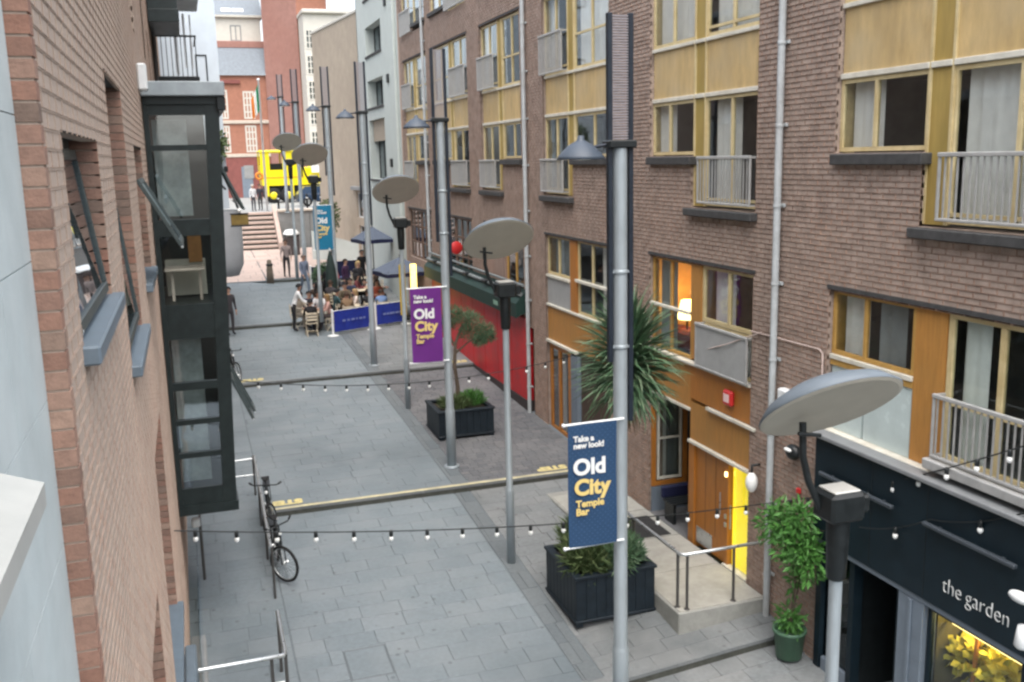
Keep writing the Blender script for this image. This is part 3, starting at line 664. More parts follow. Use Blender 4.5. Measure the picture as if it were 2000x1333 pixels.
put('round_red_sign',MB(lambda x,y,z:(XR-.3+x,29.6+z,3.72+y)).lathe([(.0,-.03),(.19,-.03),(.2,-.02),(.2,.02),(.19,.03),(0,.03)],16),REDS,apt,label='round red hanging sign on the far brick pier')

# ------------------------------------------------------------------ garden shopfront
gs=thing('florist_shopfront','near black shopfront with a deep fascia lettered the garden','shopfront',(XR,8.6,-1.1))
FG=lambda u,w,v:(XR-w,u,v)
put('fascia',MB(FG).cbox(5.6,11.12,-.1,.16,1.08,2.58,.015),NAVY,gs)
put('cornice',MB(FG).cbox(5.6,11.14,-.05,.26,2.58,2.64,.01),mat('grey lead flashing',(.20,.21,.215),.5,.1,4),gs)
for u0,u1 in ((9.42,10.9),(7.5,8.88)): put('trough_light',MB(FG).cbox(u0,u1,.2,.26,2.06,2.11,.01).box(u0+.2,u0+.24,.16,.2,2.07,2.1).box(u1-.24,u1-.2,.16,.2,2.07,2.1),mat('dark steel trough',(.05,.06,.07),.4,.1,5),gs)
for u in (8.9,9.9): put('panel_joint',MB(FG).box(u-.004,u+.004,.16,.163,1.1,2.56),BLACK,gs)
for wd_,uo in (('the',0),('garden',.36)): text_mesh('fascia_lettering',wd_,.275,lambda u,v,w,uo=uo:(XR-.164-w,8.585-uo-u*.86,1.33+v),LETW,gs,bold=-.007,depth=.012)
put('lower_rail',MB(FG).cbox(5.6,11.12,-.1,.13,1.0,1.075,.008),GREYB,gs)
put('end_post',MB(FG).box(11.0,11.12,-.1,.06,-1.2,.995),NAVY,gs)
put('glass_panel',MB(FG).box(10.42,10.98,-.02,-.01,-.75,.98),DGLASS,gs); put('panel_back',MB(FG).box(10.4,11.0,-.5,-.45,-.9,1.0),mat('deep blue grey',(.05,.07,.09),.6,.2,3),gs)
put('stall_riser',MB(FG).cbox(10.4,10.98,-.1,.04,-1.2,-.76,.01),GREYB,gs)
put('door_frame',MB(FG).box(10.3,10.4,-.1,.05,-1.2,.99).box(9.38,9.46,-.1,.05,-1.2,.99),NAVY,gs)
put('porch_lining',MB(FG).box(9.4,10.4,-1.6,-1.55,-1.2,1.0).box(9.4,9.42,-1.55,-.1,-1.2,1).box(10.38,10.4,-1.55,-.1,-1.2,1).box(9.4,10.4,-1.55,-.1,.99,1.0),BLACK,gs)
put('porch_step',MB(FG).cbox(9.46,10.3,-1.5,.1,-1.3,-1.08,.015),SLABR,gs)
sd_=put('door',MB(FG).box(9.5,10.28,-.9,-.85,-1.06,.95),BLACK,gs); put('pane',MB(FG).box(9.6,10.18,-.85,-.845,-.6,.85),DGLASS,sd_); put('door_handle',MB(FG).tube([(9.62,-.8,-.2),(9.62,-.8,.3)],.015,6),STEEL,sd_)
put('pilaster',MB(FG).cbox(8.92,9.36,-.1,.12,-1.25,.995,.01),GREYB,gs); put('pilaster',MB(FG).cbox(9.10,9.16,.12,.15,-1.2,.99,.008),GREYB,gs)
window(gs,FG,6.0,8.9,-.25,.99,NAVY,w=.05,fr=.06,mull=(.5,),glass=CLEAR,name='shop_window')
put('sill',MB(FG).cbox(5.9,8.9,-.1,.12,-.34,-.26,.01),mat('orange timber sill',(.45,.24,.06),.5,.1,6),gs); put('stall_riser',MB(FG).box(5.9,8.9,-.1,.05,-1.4,-.345),NAVY,gs)
room(gs,FG,5.9,8.9,-.3,1.0,mat('olive dim shop',(.10,.09,.045),.9,.2,3),w=-.1,d=1.5,name='shop_interior')
put('strip_light',MB(FG).cbox(6.2,8.82,-.28,-.24,.72,.75,.01),LAMPW,gs,label='glowing warm strip light inside the window')
put('display_shelf',MB(FG).box(6.1,8.85,-.55,-.3,-.2,-.17),ORNP,gs); put('display_post',MB(FG).tube([(8.55,-.35,-.17),(8.5,-.35,.7)],.03,6),mat('copper orange',(.6,.25,.06),.5,.2,6),gs)  # post in a plain copper orange colour
def leafblob(mb,c,r,n,ls,rnd,flat=1.0,up=.3,wid=.45):
    for _ in range(n):
        d=Vector((rnd.gauss(0,1),rnd.gauss(0,1),rnd.gauss(0,1))).normalized(); rad=rnd.random()**.45
        p=Vector(c)+Vector((d.x*r[0],d.y*r[1],d.z*r[2]))*rad
        t=(d+Vector((rnd.gauss(0,.7),rnd.gauss(0,.7),rnd.gauss(0,.7)+up))).normalized(); s=t.cross(Vector((rnd.gauss(0,1),rnd.gauss(0,1),rnd.gauss(0,1)))).normalized(); L=ls*rnd.uniform(.6,1.3); w=L*wid*.5
        nrm=t.cross(s)
        mb.add([tuple(p),tuple(p+t*L*.45+s*w+nrm*L*.08),tuple(p+t*L),tuple(p+t*L*.45-s*w+nrm*L*.08)],[(0,1,2),(0,2,3)])
LEAFY=mat('yellow green foliage',(.55,.48,.05),.6,.2,6,cols=[(.5,.42,.03),(.7,.62,.12),(.4,.4,.05)])
for i,(y,z,r) in enumerate(((8.62,.26,.34),(8.1,.38,.36))):
    mb=MB(); leafblob(mb,(XR+.42,y,z),(.22,r,r*.9),190,.15,R,wid=.8)
    g=thing('display_plant',['taller yellow green plant glowing in the lit shop window','lower yellow green plant spreading beside the strip light in the shop window'][i],'plant',(XR+.42,y,-.17),'plants in the florist window')
    put('foliage',mb,LEAFY,g); put('vase',MB().lathe([(0,0),(.06,0),(.08,.1),(.05,.2)],10,(XR+.42,y,-.17)),WHITEM,g)
for nm_,loc_,e_,c_ in (('shop_window_lamp',(XR+.45,8.3,.93),16,(1,.72,.3)),('room_lamp',(XR+.62,16.06,3.9),9,(1,.62,.25))):
    L_=bpy.data.lights.new(nm_,'POINT'); L_.energy=e_; L_.color=c_; L_.shadow_soft_size=.08; o_=bpy.data.objects.new(nm_,L_); o_.location=loc_; C.objects.link(o_)
# spotlights projecting from the fascia
for i,(y,z) in enumerate(((6.95,2.02),(6.93,1.62))):
    g=thing('fascia_spotlight',['white spotlight on a bent arm above the word garden','white spotlight on a bent arm below the end of the lettering'][i],'spotlight',(XR-.16,y,z),'fascia spotlights')
    put('arm',MB(FG).tube([(y-.35,.16,z+.1),(y-.3,.4,z+.12),(y-.05,.62,z+.06)],.014,6),WHITEM,g)
    put('lamp_head',MB(FG).ball((y+.08,.64,z),.15,.07,.06,12,8) if i==0 else MB(FG).lathe([(.0,.12),(.06,.11),(.075,.0),(.085,-.1),(.06,-.13),(0,-.13)],12,(y+.05,.62,z)),WHITEM,g)

# ------------------------------------------------------------------ red shop with green awning
rs=thing('red_shopfront','bright red boarded shopfront under a long dark green awning','shopfront',(XR-.1,28,0))
y=23.62
while y<33.9:
    e=min(y+1.28,33.95); put('red_panel',MB(FR).cbox(y+.008,e-.008,-.1,.08,zg(9,y+.6)-.1,2.32,.012),RED,rs); y=e
put('plinth',MB(FR).box(23.62,33.95,-.1,.10,-.4,.12),mat('dark plinth',(.05,.04,.04),.8,.2,6),rs)
put('awning',MB(FR).add([(23.65,.05,2.5),(33.9,.05,2.5),(33.9,.36,2.36),(23.65,.36,2.36),(23.65,.05,3.08),(33.9,.05,3.08),(33.9,.36,2.74),(23.65,.36,2.74)],[(0,1,2,3),(4,5,6,7),(0,1,5,4),(1,2,6,5),(2,3,7,6),(3,0,4,7)]),GRN,rs)
put('awning_roll',MB(FR).tube([(23.65,.22,2.98),(33.9,.22,2.98)],.06,8).tube([(23.65,.14,3.2),(33.9,.14,3.2)],.04,8),mat('grey awning cassette',(.16,.18,.18),.5,.15,5),rs)
for k in range(5): put('awning_light',MB(FR).cbox(24.4+k*2,24.75+k*2,.2,.36,2.96,3.06,.02),BLACK,rs)
put('awning_lettering',MB(FR).box(25.2,25.6,.362,.366,2.48,2.6),mat('faded green lettering',(.2,.34,.26),.6,.2,30),rs)

# ------------------------------------------------------------------ landing, handrails by the entrance
ld=thing('entrance_ramp','raised concrete landing and ramp with steel handrails at the orange entrance','ramp',(7.4,14,-1))
put('landing',MB().cbox(6.72,8.27,12.42,18.3,-1.25,-.50,.015),mat('pale concrete landing',(.30,.30,.275),.8,.14,5,bump=.15,dirt=((.2,.21,.19),1.1,.6)),ld)
for i in range(4): put('landing_slab',MB().cbox(6.76,8.25,12.46+i*1.4,13.84+i*1.4,-.50,-.485,.004),mat('pale landing flag',(.34,.33,.30),.75,.12,5,bump=.15,cols=[(.32,.32,.29),(.36,.35,.31)]),ld)
rl=put('handrail',MB().tube([(8.2,12.5,.42),(6.85,12.5,.42),(6.8,12.55,.42),(6.8,15.9,.42),(6.8,16.2,.2)],.028,8),STEEL,ld)
for p in ((6.8,12.62),(6.9,12.5),(7.72,12.5),(6.8,14.2),(6.8,15.8)): put('rail_post',MB().tube([(p[0],p[1],-.49),(p[0],p[1],.40)],.024,8).lathe([(0,.012),(.05,.01),(.05,0)],8,(p[0],p[1],-.49)),mat('dark steel post',(.10,.095,.09),.4,.1,6,metal=.5),rl)
bn=thing('porch_bench','black slatted bench in the porch beside the entrance','bench',(8.75,16.1,-.52))
for k in range(4): put('seat_slat',MB().cbox(8.35,9.15,15.75+k*.1,15.83+k*.1,-.13,-.1,.006),BLACK,bn)
for x in (8.42,9.08): put('leg',MB().box(x-.03,x+.03,15.77,16.12,-.52,-.131),BLACK,bn)
put('seat_cushion',MB().cbox(8.36,9.1,16.16,16.26,-.12,.12,.03),NAVYC,bn)
mt=solo(put('door_mat',MB().cbox(7.35,8.1,15.3,16.3,-.484,-.47,.005),mat('dark rubber mat',(.03,.03,.03),.9,.2,20)),'dark rubber mat lying on the ramp before the porch','mat')

# ------------------------------------------------------------------ left: stone clad window wall + brick building
XL=-.48
FL=lambda u,w,v:(XL+w,u,v)
lb=thing('brick_apartment_block','tan pink brick block with deep set windows and a black oriel bay','building',(XL-1,14,-1))
WIN=[(4.62,6.5,5.70,6.66),(7.7,9.7,5.0,7.2),(11.3,13.3,4.6,6.72),(10.0,13.0,1.6,3.7),(6.7,8.1,-.6,3.2),(8.7,12.2,.2,3.1),(13.4,14.9,7.9,9.3),(19,20.3,8.4,9.5),(22,23.2,8.2,9.3)]
WIN=[(4.62,6.5,5.70,6.66),(7.7,9.7,5.0,7.2),(11.3,13.3,5.2,6.72),(9.6,11.6,1.3,3.7),(6.7,8.1,-.6,3.05),(14.2,14.9,8.3,9.6),(19,19.8,8.4,9.5),(22,22.8,8.2,9.3),(24.2,24.8,8.1,9.0)]
brickwall(lb,FL,4.0,38,-1.6,12.5,WIN,BR_L,MORT_L,jit=.25,proud=.003,thick=.35,nsep=300,see=lambda q:q[0]<330)
# quoin return at the near end, redder brick ends
q=MB()
v=2.2;k=0
put('return_wall',MB(FL).box(3.978,4.0,-.4,-.004,-1.6,12.5),MORT_L,lb)
while v<9.2:
    put('brick',MB(FL).box(3.972,4.06,-.112,.002+R.uniform(-.002,.002),v,v+.066),BR_Q,lb); v+=.077;k+=1
def red_reveal(u,v0,v1,d=.12,sgn=-1):
    v=v0
    while v<v1-.02:
        put('brick',MB(FL).box(u-.012,u+.02,-.18,-.003,v+.004,min(v+.068,v1)),BR_Q,lb); v+=.075
for (a,b,c,d) in WIN[:5]:
    red_reveal(b,c,d)
    put('lintel',MB(FL).box(a,b,-.2,-.004,d-.004,d+.012),SILLD,lb)
    f=window(lb,FL,a,b-.012,c+.02,d-.006,mat('grey green window paint',(.13,.16,.16),.5,.1,6),w=-.16,fr=.06,mull=(.5,),glass=DGLASS,curt=[(.05,.95,CURTG)])
    put('sill',MB(FL).cbox(a-.04,b+.06,-.2,.07,c-.07,c+.018,.01),SILLB,f)
    room(lb,FL,a-.1,b+.1,c,d,ROOM,w=-.36)
for (a,b,c,d) in WIN[5:]:
    f=window(lb,FL,a,b,c,d,mat('grey green window paint',(.13,.16,.16)),w=-.16,fr=.06,glass=DGLASS); room(lb,FL,a,b,c,d,ROOM,w=-.36)
# open top hung sashes
def sash(par,u0,u1,vt,L,ang,F=FL,w0=.0):
    c,s=math.cos(ang),math.sin(ang)
    G=lambda u,a,b:F(u,w0+s*a+c*b,vt-c*a+s*b)
    mb=MB(G); t=.05
    mb.cbox(u0,u1,0,.06,-.02,.02,.005).cbox(u0,u1,L-.06,L,-.02,.02,.005).cbox(u0,u0+t,.06,L-.06,-.02,.02,.005).cbox(u1-t,u1,.06,L-.06,-.02,.02,.005)
    o=put('open_sash',mb,mat('dark grey sash paint',(.05,.065,.065),.45,.15,6),par); put('pane',MB(G).box(u0+t,u1-t,.06,L-.06,-.004,.004),DGLASS,o); put('stay_tip',MB(G).ball((u0+.02,L-.01,.0),.022),WHITEM,o)
sash(lb,11.32,12.6,6.35,.85,.5)
sash(lb,4.75,6.42,6.60,.86,.13,FL,-.14); sash(lb,7.8,9.6,6.2,1.1,.10,FL,-.14)
# downpipe between blocks
put('drainpipe',MB(FL).tube([(26.6,.05,12.4),(26.6,.05,-.2)],.05,8),mat('dark pipe',(.05,.045,.04),.6,.1,5),lb)
put('end_return',MB(FL).box(37.9,38,-3,-.36,-1.6,12.5),BR_L,lb); put('roof',MB(FL).box(3.99,38,-3,-.36,12.3,12.5),SILLD,lb)
put('service_box',MB(FL).cbox(14.3,14.6,.0,.12,7.5,7.85,.02),WHITEM,lb)
# black oriel bay
YB=15.0
def bx(z): return .385+.19*(z-1.41)/6.07
bay=put('oriel_bay',MB(),BAYB,lb); 
def bayslab(z0,z1,y0,y1,x0=-.47,dx0=0,dx1=0):
    a,b=bx(z0)+dx1,bx(z1)+dx1
    return [(x0,y0,z0),(a,y0,z0),(a,y1,z0),(x0,y1,z0),(x0,y0,z1),(b,y0,z1),(b,y1,z1),(x0,y1,z1)],[(0,3,2,1),(4,5,6,7),(0,1,5,4),(1,2,6,5),(2,3,7,6),(3,0,4,7)]
bays=MB()
ROWS=[(7.2,6.78),(6.7,5.71),(5.47,4.46),(3.94,3.28),(3.16,2.70),(2.62,2.18),(2.1,1.62)]
# near face: stiles and rails
def stile(mb,o0,o1,z0,z1,y0,y1):
    a0,a1=bx(z0),bx(z1)
    mb.add([(a0-o1,y0,z0),(a0-o0,y0,z0),(a0-o0,y1,z0),(a0-o1,y1,z0),(a1-o1,y0,z1),(a1-o0,y0,z1),(a1-o0,y1,z1),(a1-o1,y1,z1)],[(0,3,2,1),(4,5,6,7),(0,1,5,4),(1,2,6,5),(2,3,7,6),(3,0,4,7)])
stile(bays,0,.2,1.2,7.35,YB,YB+.2); bays.box(-.47,-.40,YB,YB+.12,1.2,7.35)
edges=[7.35]+[z for r in ROWS for z in r]+[1.35]
for i in range(0,len(edges),2):
    z1,z0=edges[i],edges[i+1]; a0,a1=bx(z0)-.2,bx(z1)-.2
    bays.add([(-.40,YB+.015,z0),(a0,YB+.015,z0),(a0,YB+.12,z0),(-.40,YB+.12,z0),(-.40,YB+.015,z1),(a1,YB+.015,z1),(a1,YB+.12,z1),(-.40,YB+.12,z1)],[(0,3,2,1),(4,5,6,7),(0,1,5,4),(1,2,6,5),(2,3,7,6),(3,0,4,7)])
bays.add(*bayslab(1.2,1.35,YB-.02,YB+2.6,dx1=.03)); bays.add(*bayslab(7.35,7.46,YB-.03,YB+2.6,dx1=.04)); bays.add(*bayslab(4.46,3.94,YB+.13,YB+2.5,dx1=-.02))
# street side posts and far face
for yy in (YB+.85,YB+1.65,YB+2.4): stile(bays,0,.06,1.35,7.35,yy,yy+.12)
for z1,z0 in ((7.35,7.2),(5.7,5.47),(4.46,3.94),(2.7,2.62),(1.62,1.35)): stile(bays,.005,.06,z0,z1,YB+.2,YB+2.4)
bays.box(-.47,.4,YB+2.42,YB+2.5,1.35,7.35)
bay.data=bays.mesh('oriel_bay',BAYB,world_org(lb)); 
put('bay_roof',MB().cbox(-.479,.66,YB-.14,YB+2.7,7.46,7.66,.012),LEAD,bay)
put('bay_gutter',MB().cbox(.54,.66,YB-.1,YB+2.7,7.26,7.455,.01),BLACK,bay)
for i,(z1,z0) in enumerate(ROWS):
    put('pane',MB().add([(-.40,YB+.05,z0),(bx(z0)-.2,YB+.05,z0),(bx(z1)-.2,YB+.05,z1),(-.40,YB+.05,z1)],[(0,1,2,3)]),CLEAR if i==2 else BGL,bay)
    stile_m=MB(); stile(stile_m,.02,.026,z0,z1,YB+.22,YB+2.38); put('side_pane',stile_m,CLEAR,bay)
put('bay_blind',MB().box(-.38,.1,YB+.3,YB+.32,5.75,7.15),mat('pale bay blind',(.42,.47,.46),.8,.3,3),bay); put('bay_desk',MB().cbox(-.38,.2,YB+.25,YB+.8,4.93,4.97,.01).box(-.3,-.26,YB+.4,YB+.44,4.47,4.93).box(.1,.14,YB+.4,YB+.44,4.47,4.93),PALES,bay)
put('bay_radiator',MB().cbox(-.38,.22,YB+.95,YB+1.02,4.48,5.05,.01),mat('cream radiator',(.5,.48,.4),.5,.05,6),bay); put('bay_cushion',MB().box(-.02,.18,YB+.9,YB+.94,5.0,5.45),mat('rust orange panel',(.42,.2,.06),.7,.2,5),bay)
put('bay_blind',MB().box(-.38,.05,YB+.3,YB+.32,1.65,3.9),mat('dim grey blind',(.36,.40,.39),.8,.25,4),bay)
FB=lambda u,w,v:(w,u,v)
for (u0,u1,vt,L,a,x0) in ((15.15,15.8,6.55,.8,.42,.50),(15.3,15.9,3.2,.72,.40,.46),(16.0,16.6,3.25,.85,.42,.46)):
    sash(lb,u0,u1,vt,L,a,FB,x0)
# second black oriel higher up and balcony behind
ub=put('upper_oriel_bay',MB().cbox(-.47,.2,24,26.4,9.66,9.95,.01).box(-.46,.17,24.03,26.38,9.95,12.5),BAYB,lb)
put('upper_bay_canopy',MB().cbox(-.47,.72,27.0,29,10.6,10.75,.02),LEAD,lb)
bq=put('far_balcony',MB().cbox(-.47,.62,27.4,29.6,8.66,8.76,.02).cbox(-.47,.6,27.38,27.42,9.74,9.79,.005).cbox(.56,.6,27.4,29.6,9.74,9.79,.005),BLACK,lb)
for k in range(9): put('baluster',MB().box(-.4+k*.12,-.38+k*.12,27.39,27.41,8.76,9.74),BLACK,bq)
put('white_window_post',MB().box(.05,.14,28.5,28.6,8.9,10.6).box(.3,.36,28.7,28.8,9.1,10.5).box(.48,.52,28.9,29.0,9.1,10.5),WHITEM,lb)
# lightwell, railing and glass at the foot of the left wall
lw=thing('lightwell_railing','steel handrails and glass screen guarding the lightwell beside the brick wall','railing',(.2,14,-.9))
def zr(y): return zg(9,y)
rail=MB().tube([(-.45,12.43,-.03),(.77,12.43,-.03),(.79,12.5,-.03),(.79,13.6,.06)],.03,8)
put('handrail',rail,STEEL,lw)
put('mid_rail',MB().tube([(-.42,12.43,-.42),(.75,12.43,-.42)],.018,6).tube([(-.42,12.43,-.7),(.75,12.43,-.7)],.018,6),STEEL,lw)
for p in ((.79,12.5),(.6,12.43),(.79,13.6)): put('rail_post',MB().box(p[0]-.022,p[0]+.022,p[1]-.03,p[1]+.03,zg(0,p[1])-.02,-.05 if p[1]<13 else .03),mat('dark steel post',(.1,.1,.1)),lw)
put('handrail',MB().tube([(.88,15.75,.2),(.93,20.1,.5)],.028,8),STEEL,lw); put('cross_rail',MB().tube([(-.45,20.1,.42),(.93,20.1,.45)],.022,6).tube([(-.45,20.1,.1),(.93,20.1,.1)],.018,6),STEEL,lw)
for y in (15.75,17.2,18.6,20.1): put('rail_post',MB().tube([(.9,y,zg(0,y)-.02),(.9,y,.2+(y-15.75)*.069)],.022,8),mat('dark steel post',(.1,.1,.1)),lw)
put('tall_post',MB().tube([(-.21,16.8,-.75),(-.21,16.8,.35)],.026,8).tube([(-.21,16.8,.33),(-.21,20,.45)],.02,6),mat('dark steel post',(.1,.1,.1)),lw)
put('glass_screen',MB().box(-.30,-.285,12.6,16.7,-.95,.1),CLEAR,lw)
put('dwarf_wall',MB().cbox(-.47,-.24,11.0,20.0,-1.4,-.78,.015),GREYC,lw)
put('dark_sill',MB().cbox(-.47,-.33,9.2,12.3,-.3,.42,.02),SILLB,lw)
put('white_lamp',MB().cbox(-.34,-.2,16.4,16.55,.46,.62,.03),BULB,lw)

# near stone clad wall with the camera's own window sill
nw=thing('stone_clad_wall','pale grey stone clad wall with recessed joints at the near end','wall',(-.6,2.5,4))
XS=-.56
put('backing',MB().box(-.8,XS-.012,.3,3.97,-1.6,10),GRIT,nw)
rows=[2.35,2.89,3.43,3.97,4.51,5.05,5.63,6.16,6.69,7.22,7.75,8.28]
for i,(a,b) in enumerate(zip(rows,rows[1:])):
    us=[.3,1.2,2.36,3.97] if i%2 else [.3,1.75,3.05,3.97]
    if 5.6<a<7.2: us=[2.45,3.97] if i%2 else [2.45,3.30,3.97]
    for u0,u1 in zip(us,us[1:]):
        put('cladding_panel',MB().box(XS-.03,XS,u0+.0025,u1-.0025,a+.0025,b-.0025),STONE,nw)
wd=put('window_reveal',MB().box(-.8,XS-.013,2.30,2.449,5.65,7.75),GRIT,nw)
put('window_sill',MB().add([(-.60,.3,5.64),(-.405,.3,5.64),(-.405,2.66,5.64),(-.60,2.66,5.64),(-.60,.3,5.775),(-.405,.3,5.70),(-.405,2.66,5.70),(-.60,2.66,5.775)],[(0,3,2,1),(4,5,6,7),(0,1,5,4),(1,2,6,5),(2,3,7,6),(3,0,4,7)]),SILLW,nw)

# ------------------------------------------------------------------ lamp posts with louvred tops
lamp=thing('street_lamp','tall grey street lamp with a louvred top, standing before the navy banner','street lamp',(0,0,0),'louvred street lamps along the lane')
put('post',MB().lathe([(.0,0),(.105,0),(.105,1.3),(.098,1.32),(.088,1.36),(.088,7.6)],16),METAL,lamp,False)
put('base_flange',MB().lathe([(.105,.03),(.17,.03),(.17,0)],16),METAL,lamp,False)
put('side_rail',MB().cbox(-.165,-.105,-.035,.035,5.05,9.05,.006),NAVYM,lamp,False); put('side_rail',MB().cbox(.105,.165,-.035,.035,4.3,9.05,.006),NAVYM,lamp,False)
lv=MB()
for k in range(46): z=7.66+k*.03; lv.box(-.104,.104,-.02,.02,z,z+.017)
put('louvre',lv,MESH,lamp,False)
put('collar',MB().cbox(-.18,.18,-.11,.11,7.56,7.65,.015),BLACK,lamp,False)
for z in (5.2,6.1): put('clamp',MB().lathe([(.088,0),(.096,.005),(.096,.05),(.088,.055)],14,(0,0,z)).box(-.12,.12,-.03,.03,z+.015,z+.04),METAL,lamp,False)
arm=put('lamp_arm',MB().tube([(-.16,0,7.6),(-.3,0,7.58),(-.42,0,7.57)],.02,8),NAVYM,lamp,False)
put('lamp_shade',MB().lathe([(.0,.27),(.035,.265),(.045,.22),(.07,.2),(.13,.17),(.2,.11),(.27,.04),(.29,.0),(.275,.0),(.2,.07)],20,(-.50,0,7.44)),mat('blue grey lamp shade',(.05,.066,.09),.5,.1,5),lamp,False)
put('lamp_lens',MB().lathe([(.0,-.03),(.16,-.02),(.22,.03)],16,(-.50,0,7.46)),BULB,lamp,False)
# banner builder (local to lamp position)
def banner(p,name,m,label,x0,x1,z0,z1,extra=''):
    t=thing(name,label,'banner',(p[0],p[1],z0),'old city banners on the lamp posts')
    n=14;k=8; mb=MB(); vs=[]
    for j in range(k+1):
        for i in range(n+1):
            u=i/n; w=.016*math.sin(u*5+j*.5)*math.sin(math.pi*j/k); vs.append((x0+(x1-x0)*u,p[1]-.13+w,z0+(z1-z0)*j/k))
    mb.add(vs,[(j*(n+1)+i,j*(n+1)+i+1,(j+1)*(n+1)+i+1,(j+1)*(n+1)+i) for j in range(k) for i in range(n)],True)
    mb2=MB(); mb2.v=[(a,b+.006,c) for a,b,c in mb.v]; 
    put('cloth',mb,m,t)
    for zz in (z0,z1): put('banner_arm',MB().tube([(x0-.04,p[1]-.12,zz),(p[0],p[1]-.1,zz)],.016,8).ball((x0-.05,p[1]-.12,zz),.026),WHITEM,t)
    W_=x1-x0; H_=z1-z0; yb=p[1]-.15
    Fx=lambda fx,fz:(lambda u,v,w:(x0+W_*fx+u,yb-w,z0+H_*fz+v))
    s=W_
    text_mesh('lettering','Take a\nnew look!',.155*s,Fx(.10,.865),LETW,t,bold=.006*s,lh=.85)
    text_mesh('lettering','Old',.43*s,Fx(.09,.60),LETW,t,bold=.017*s)
    text_mesh('lettering','City',.43*s,Fx(.11,.435),LETY,t,bold=.017*s)
    text_mesh('lettering','Temple\nBar',.19*s,Fx(.14,.335),LETY,t,bold=.007*s,lh=.85)
    if extra:
        pm_=MB()
        for i in range(18):
            for j in range(43):
                if (i+j)%2==0:
                    u=x0+W_*(i+.5)/18; zz=z0+H_*(j+.5)/43; pm_.add([(u-.009,yb+.003,zz),(u,yb+.003,zz-.009),(u+.009,yb+.003,zz),(u,yb+.003,zz+.009)],[(0,1,2,3)])
        put('dot_print',pm_,mat('pale blue print',(.05,.105,.19),.7,.05,5),t)
    return t
LP=[(4.94,10.7,8.11),(5.19,20.2,8.74),(5.21,29.6,9.38),(5.48,39.0,10.10),(5.36,48.5,10.85),(5.6,58.0,11.35)]
LPL=['nearest tall grey street lamp, with the navy banner','tall grey street lamp with the purple banner, beside the planted pine','tall grey street lamp beside the blue barriers and dining people','tall grey street lamp with the teal banner','street lamp before the staircase, second farthest of the row','farthest street lamp, before the red tower']
for i,(x,y,zt) in enumerate(LP):
    z0=zg(5,y) if y<57 else 1.6
    if y>57: z0=TZ
    if i==0: lamp.location=(x,y,z0); lamp.scale=(1,1,(zt-z0)/9.05); lamp['label']=LPL[0]; lamp['group']='louvred street lamps along the lane'
    else: dup(lamp,(x,y,z0),LPL[i],sz=(zt-z0)/9.05 if y<57 else .86)
banner((4.94,10.7),'street_banner',SIGNN,'navy dotted Old City banner on the nearest lamp post',4.18,4.83,1.69,3.28,'dots')
banner((5.19,20.2),'street_banner',SIGNP,'purple Old City banner on the second lamp post',4.37,5.05,2.17,3.79)
banner((5.48,39.0),'street_banner',SIGNT,'teal Old City banner far down the lane',4.72,5.44,3.05,4.80)

# ------------------------------------------------------------------ uplighters with tilted disc reflectors
up=thing('reflector_light','','reflector light',(0,0,0),'disc reflector lights along the lane')
put('pole',MB().lathe([(0,0),(.075,0),(.075,1.35),(.068,1.4),(.058,1.42),(.058,4.35)],14),METAL,up,False)
put('pole_sleeve',MB().lathe([(.07,4.3),(.085,4.32),(.10,4.7),(.10,4.95)],12),BLACK,up,False)
put('uplight_box',MB().cbox(-.17,.17,-.15,.15,4.86,5.12,.03).cbox(.17,.27,-.08,.08,4.9,5.06,.02),BLACK,up,False)
put('uplight_glass',MB().cbox(-.13,.13,-.12,.12,5.12,5.14,.008),mat('pale lens glass',(.5,.5,.47),.3,.05,4),up,False)
put('reflector_arm',MB().tube([(-.15,.05,4.95),(-.26,.08,5.2),(-.31,.1,5.42),(-.31,.12,5.72)],.032,8).tube([(-.2,.02,5.62),(-.42,.02,5.66)],.018,6),BLACK,up,False)
TM=Matrix.Rotation(math.radians(-37),3,'X')
put('reflector_disc',MB().lathe([(0,.0),(.3,.0),(.58,-.0),(.615,.012)],40,(-.06,.08,5.82),TM,False),DISCU,up,False)
put('reflector_back',MB().lathe([(.615,.013),(.62,.03),(.52,.13),(.34,.21),(.12,.255),(0,.26)],40,(-.06,.08,5.82),TM),DISCT,up,False)
for k,(dx) in enumerate((-.25,.3)): put('disc_stud',MB().ball(tuple(Vector((-.06,.08,5.82))+TM@Vector((dx,.2,.21))),.02),BULB,up,False)
DP=[(5.14,6.66),(5.08,15.7),(5.27,25.0),(5.0,34.3),(4.9,43.0),(5.15,52.0)]
DL=['nearest disc reflector light, in front of the florist fascia','disc reflector light before the red shopfront, its pole between the two planters','disc reflector light over the diners beside the purple banner','small disc reflector light in front of the yellow vehicle','disc reflector light left of the teal banner top, far away','']
for i,(x,y) in enumerate(DP[:5]):
    z0=zg(5,y)
    if i==3: x,z0=4.25,.9
    if i==4: x=4.38; z0=1.5
    if i==0: up.location=(x,y,z0-.11); up['label']=DL[0]
    else: dup(up,(x,y,z0),DL[i])

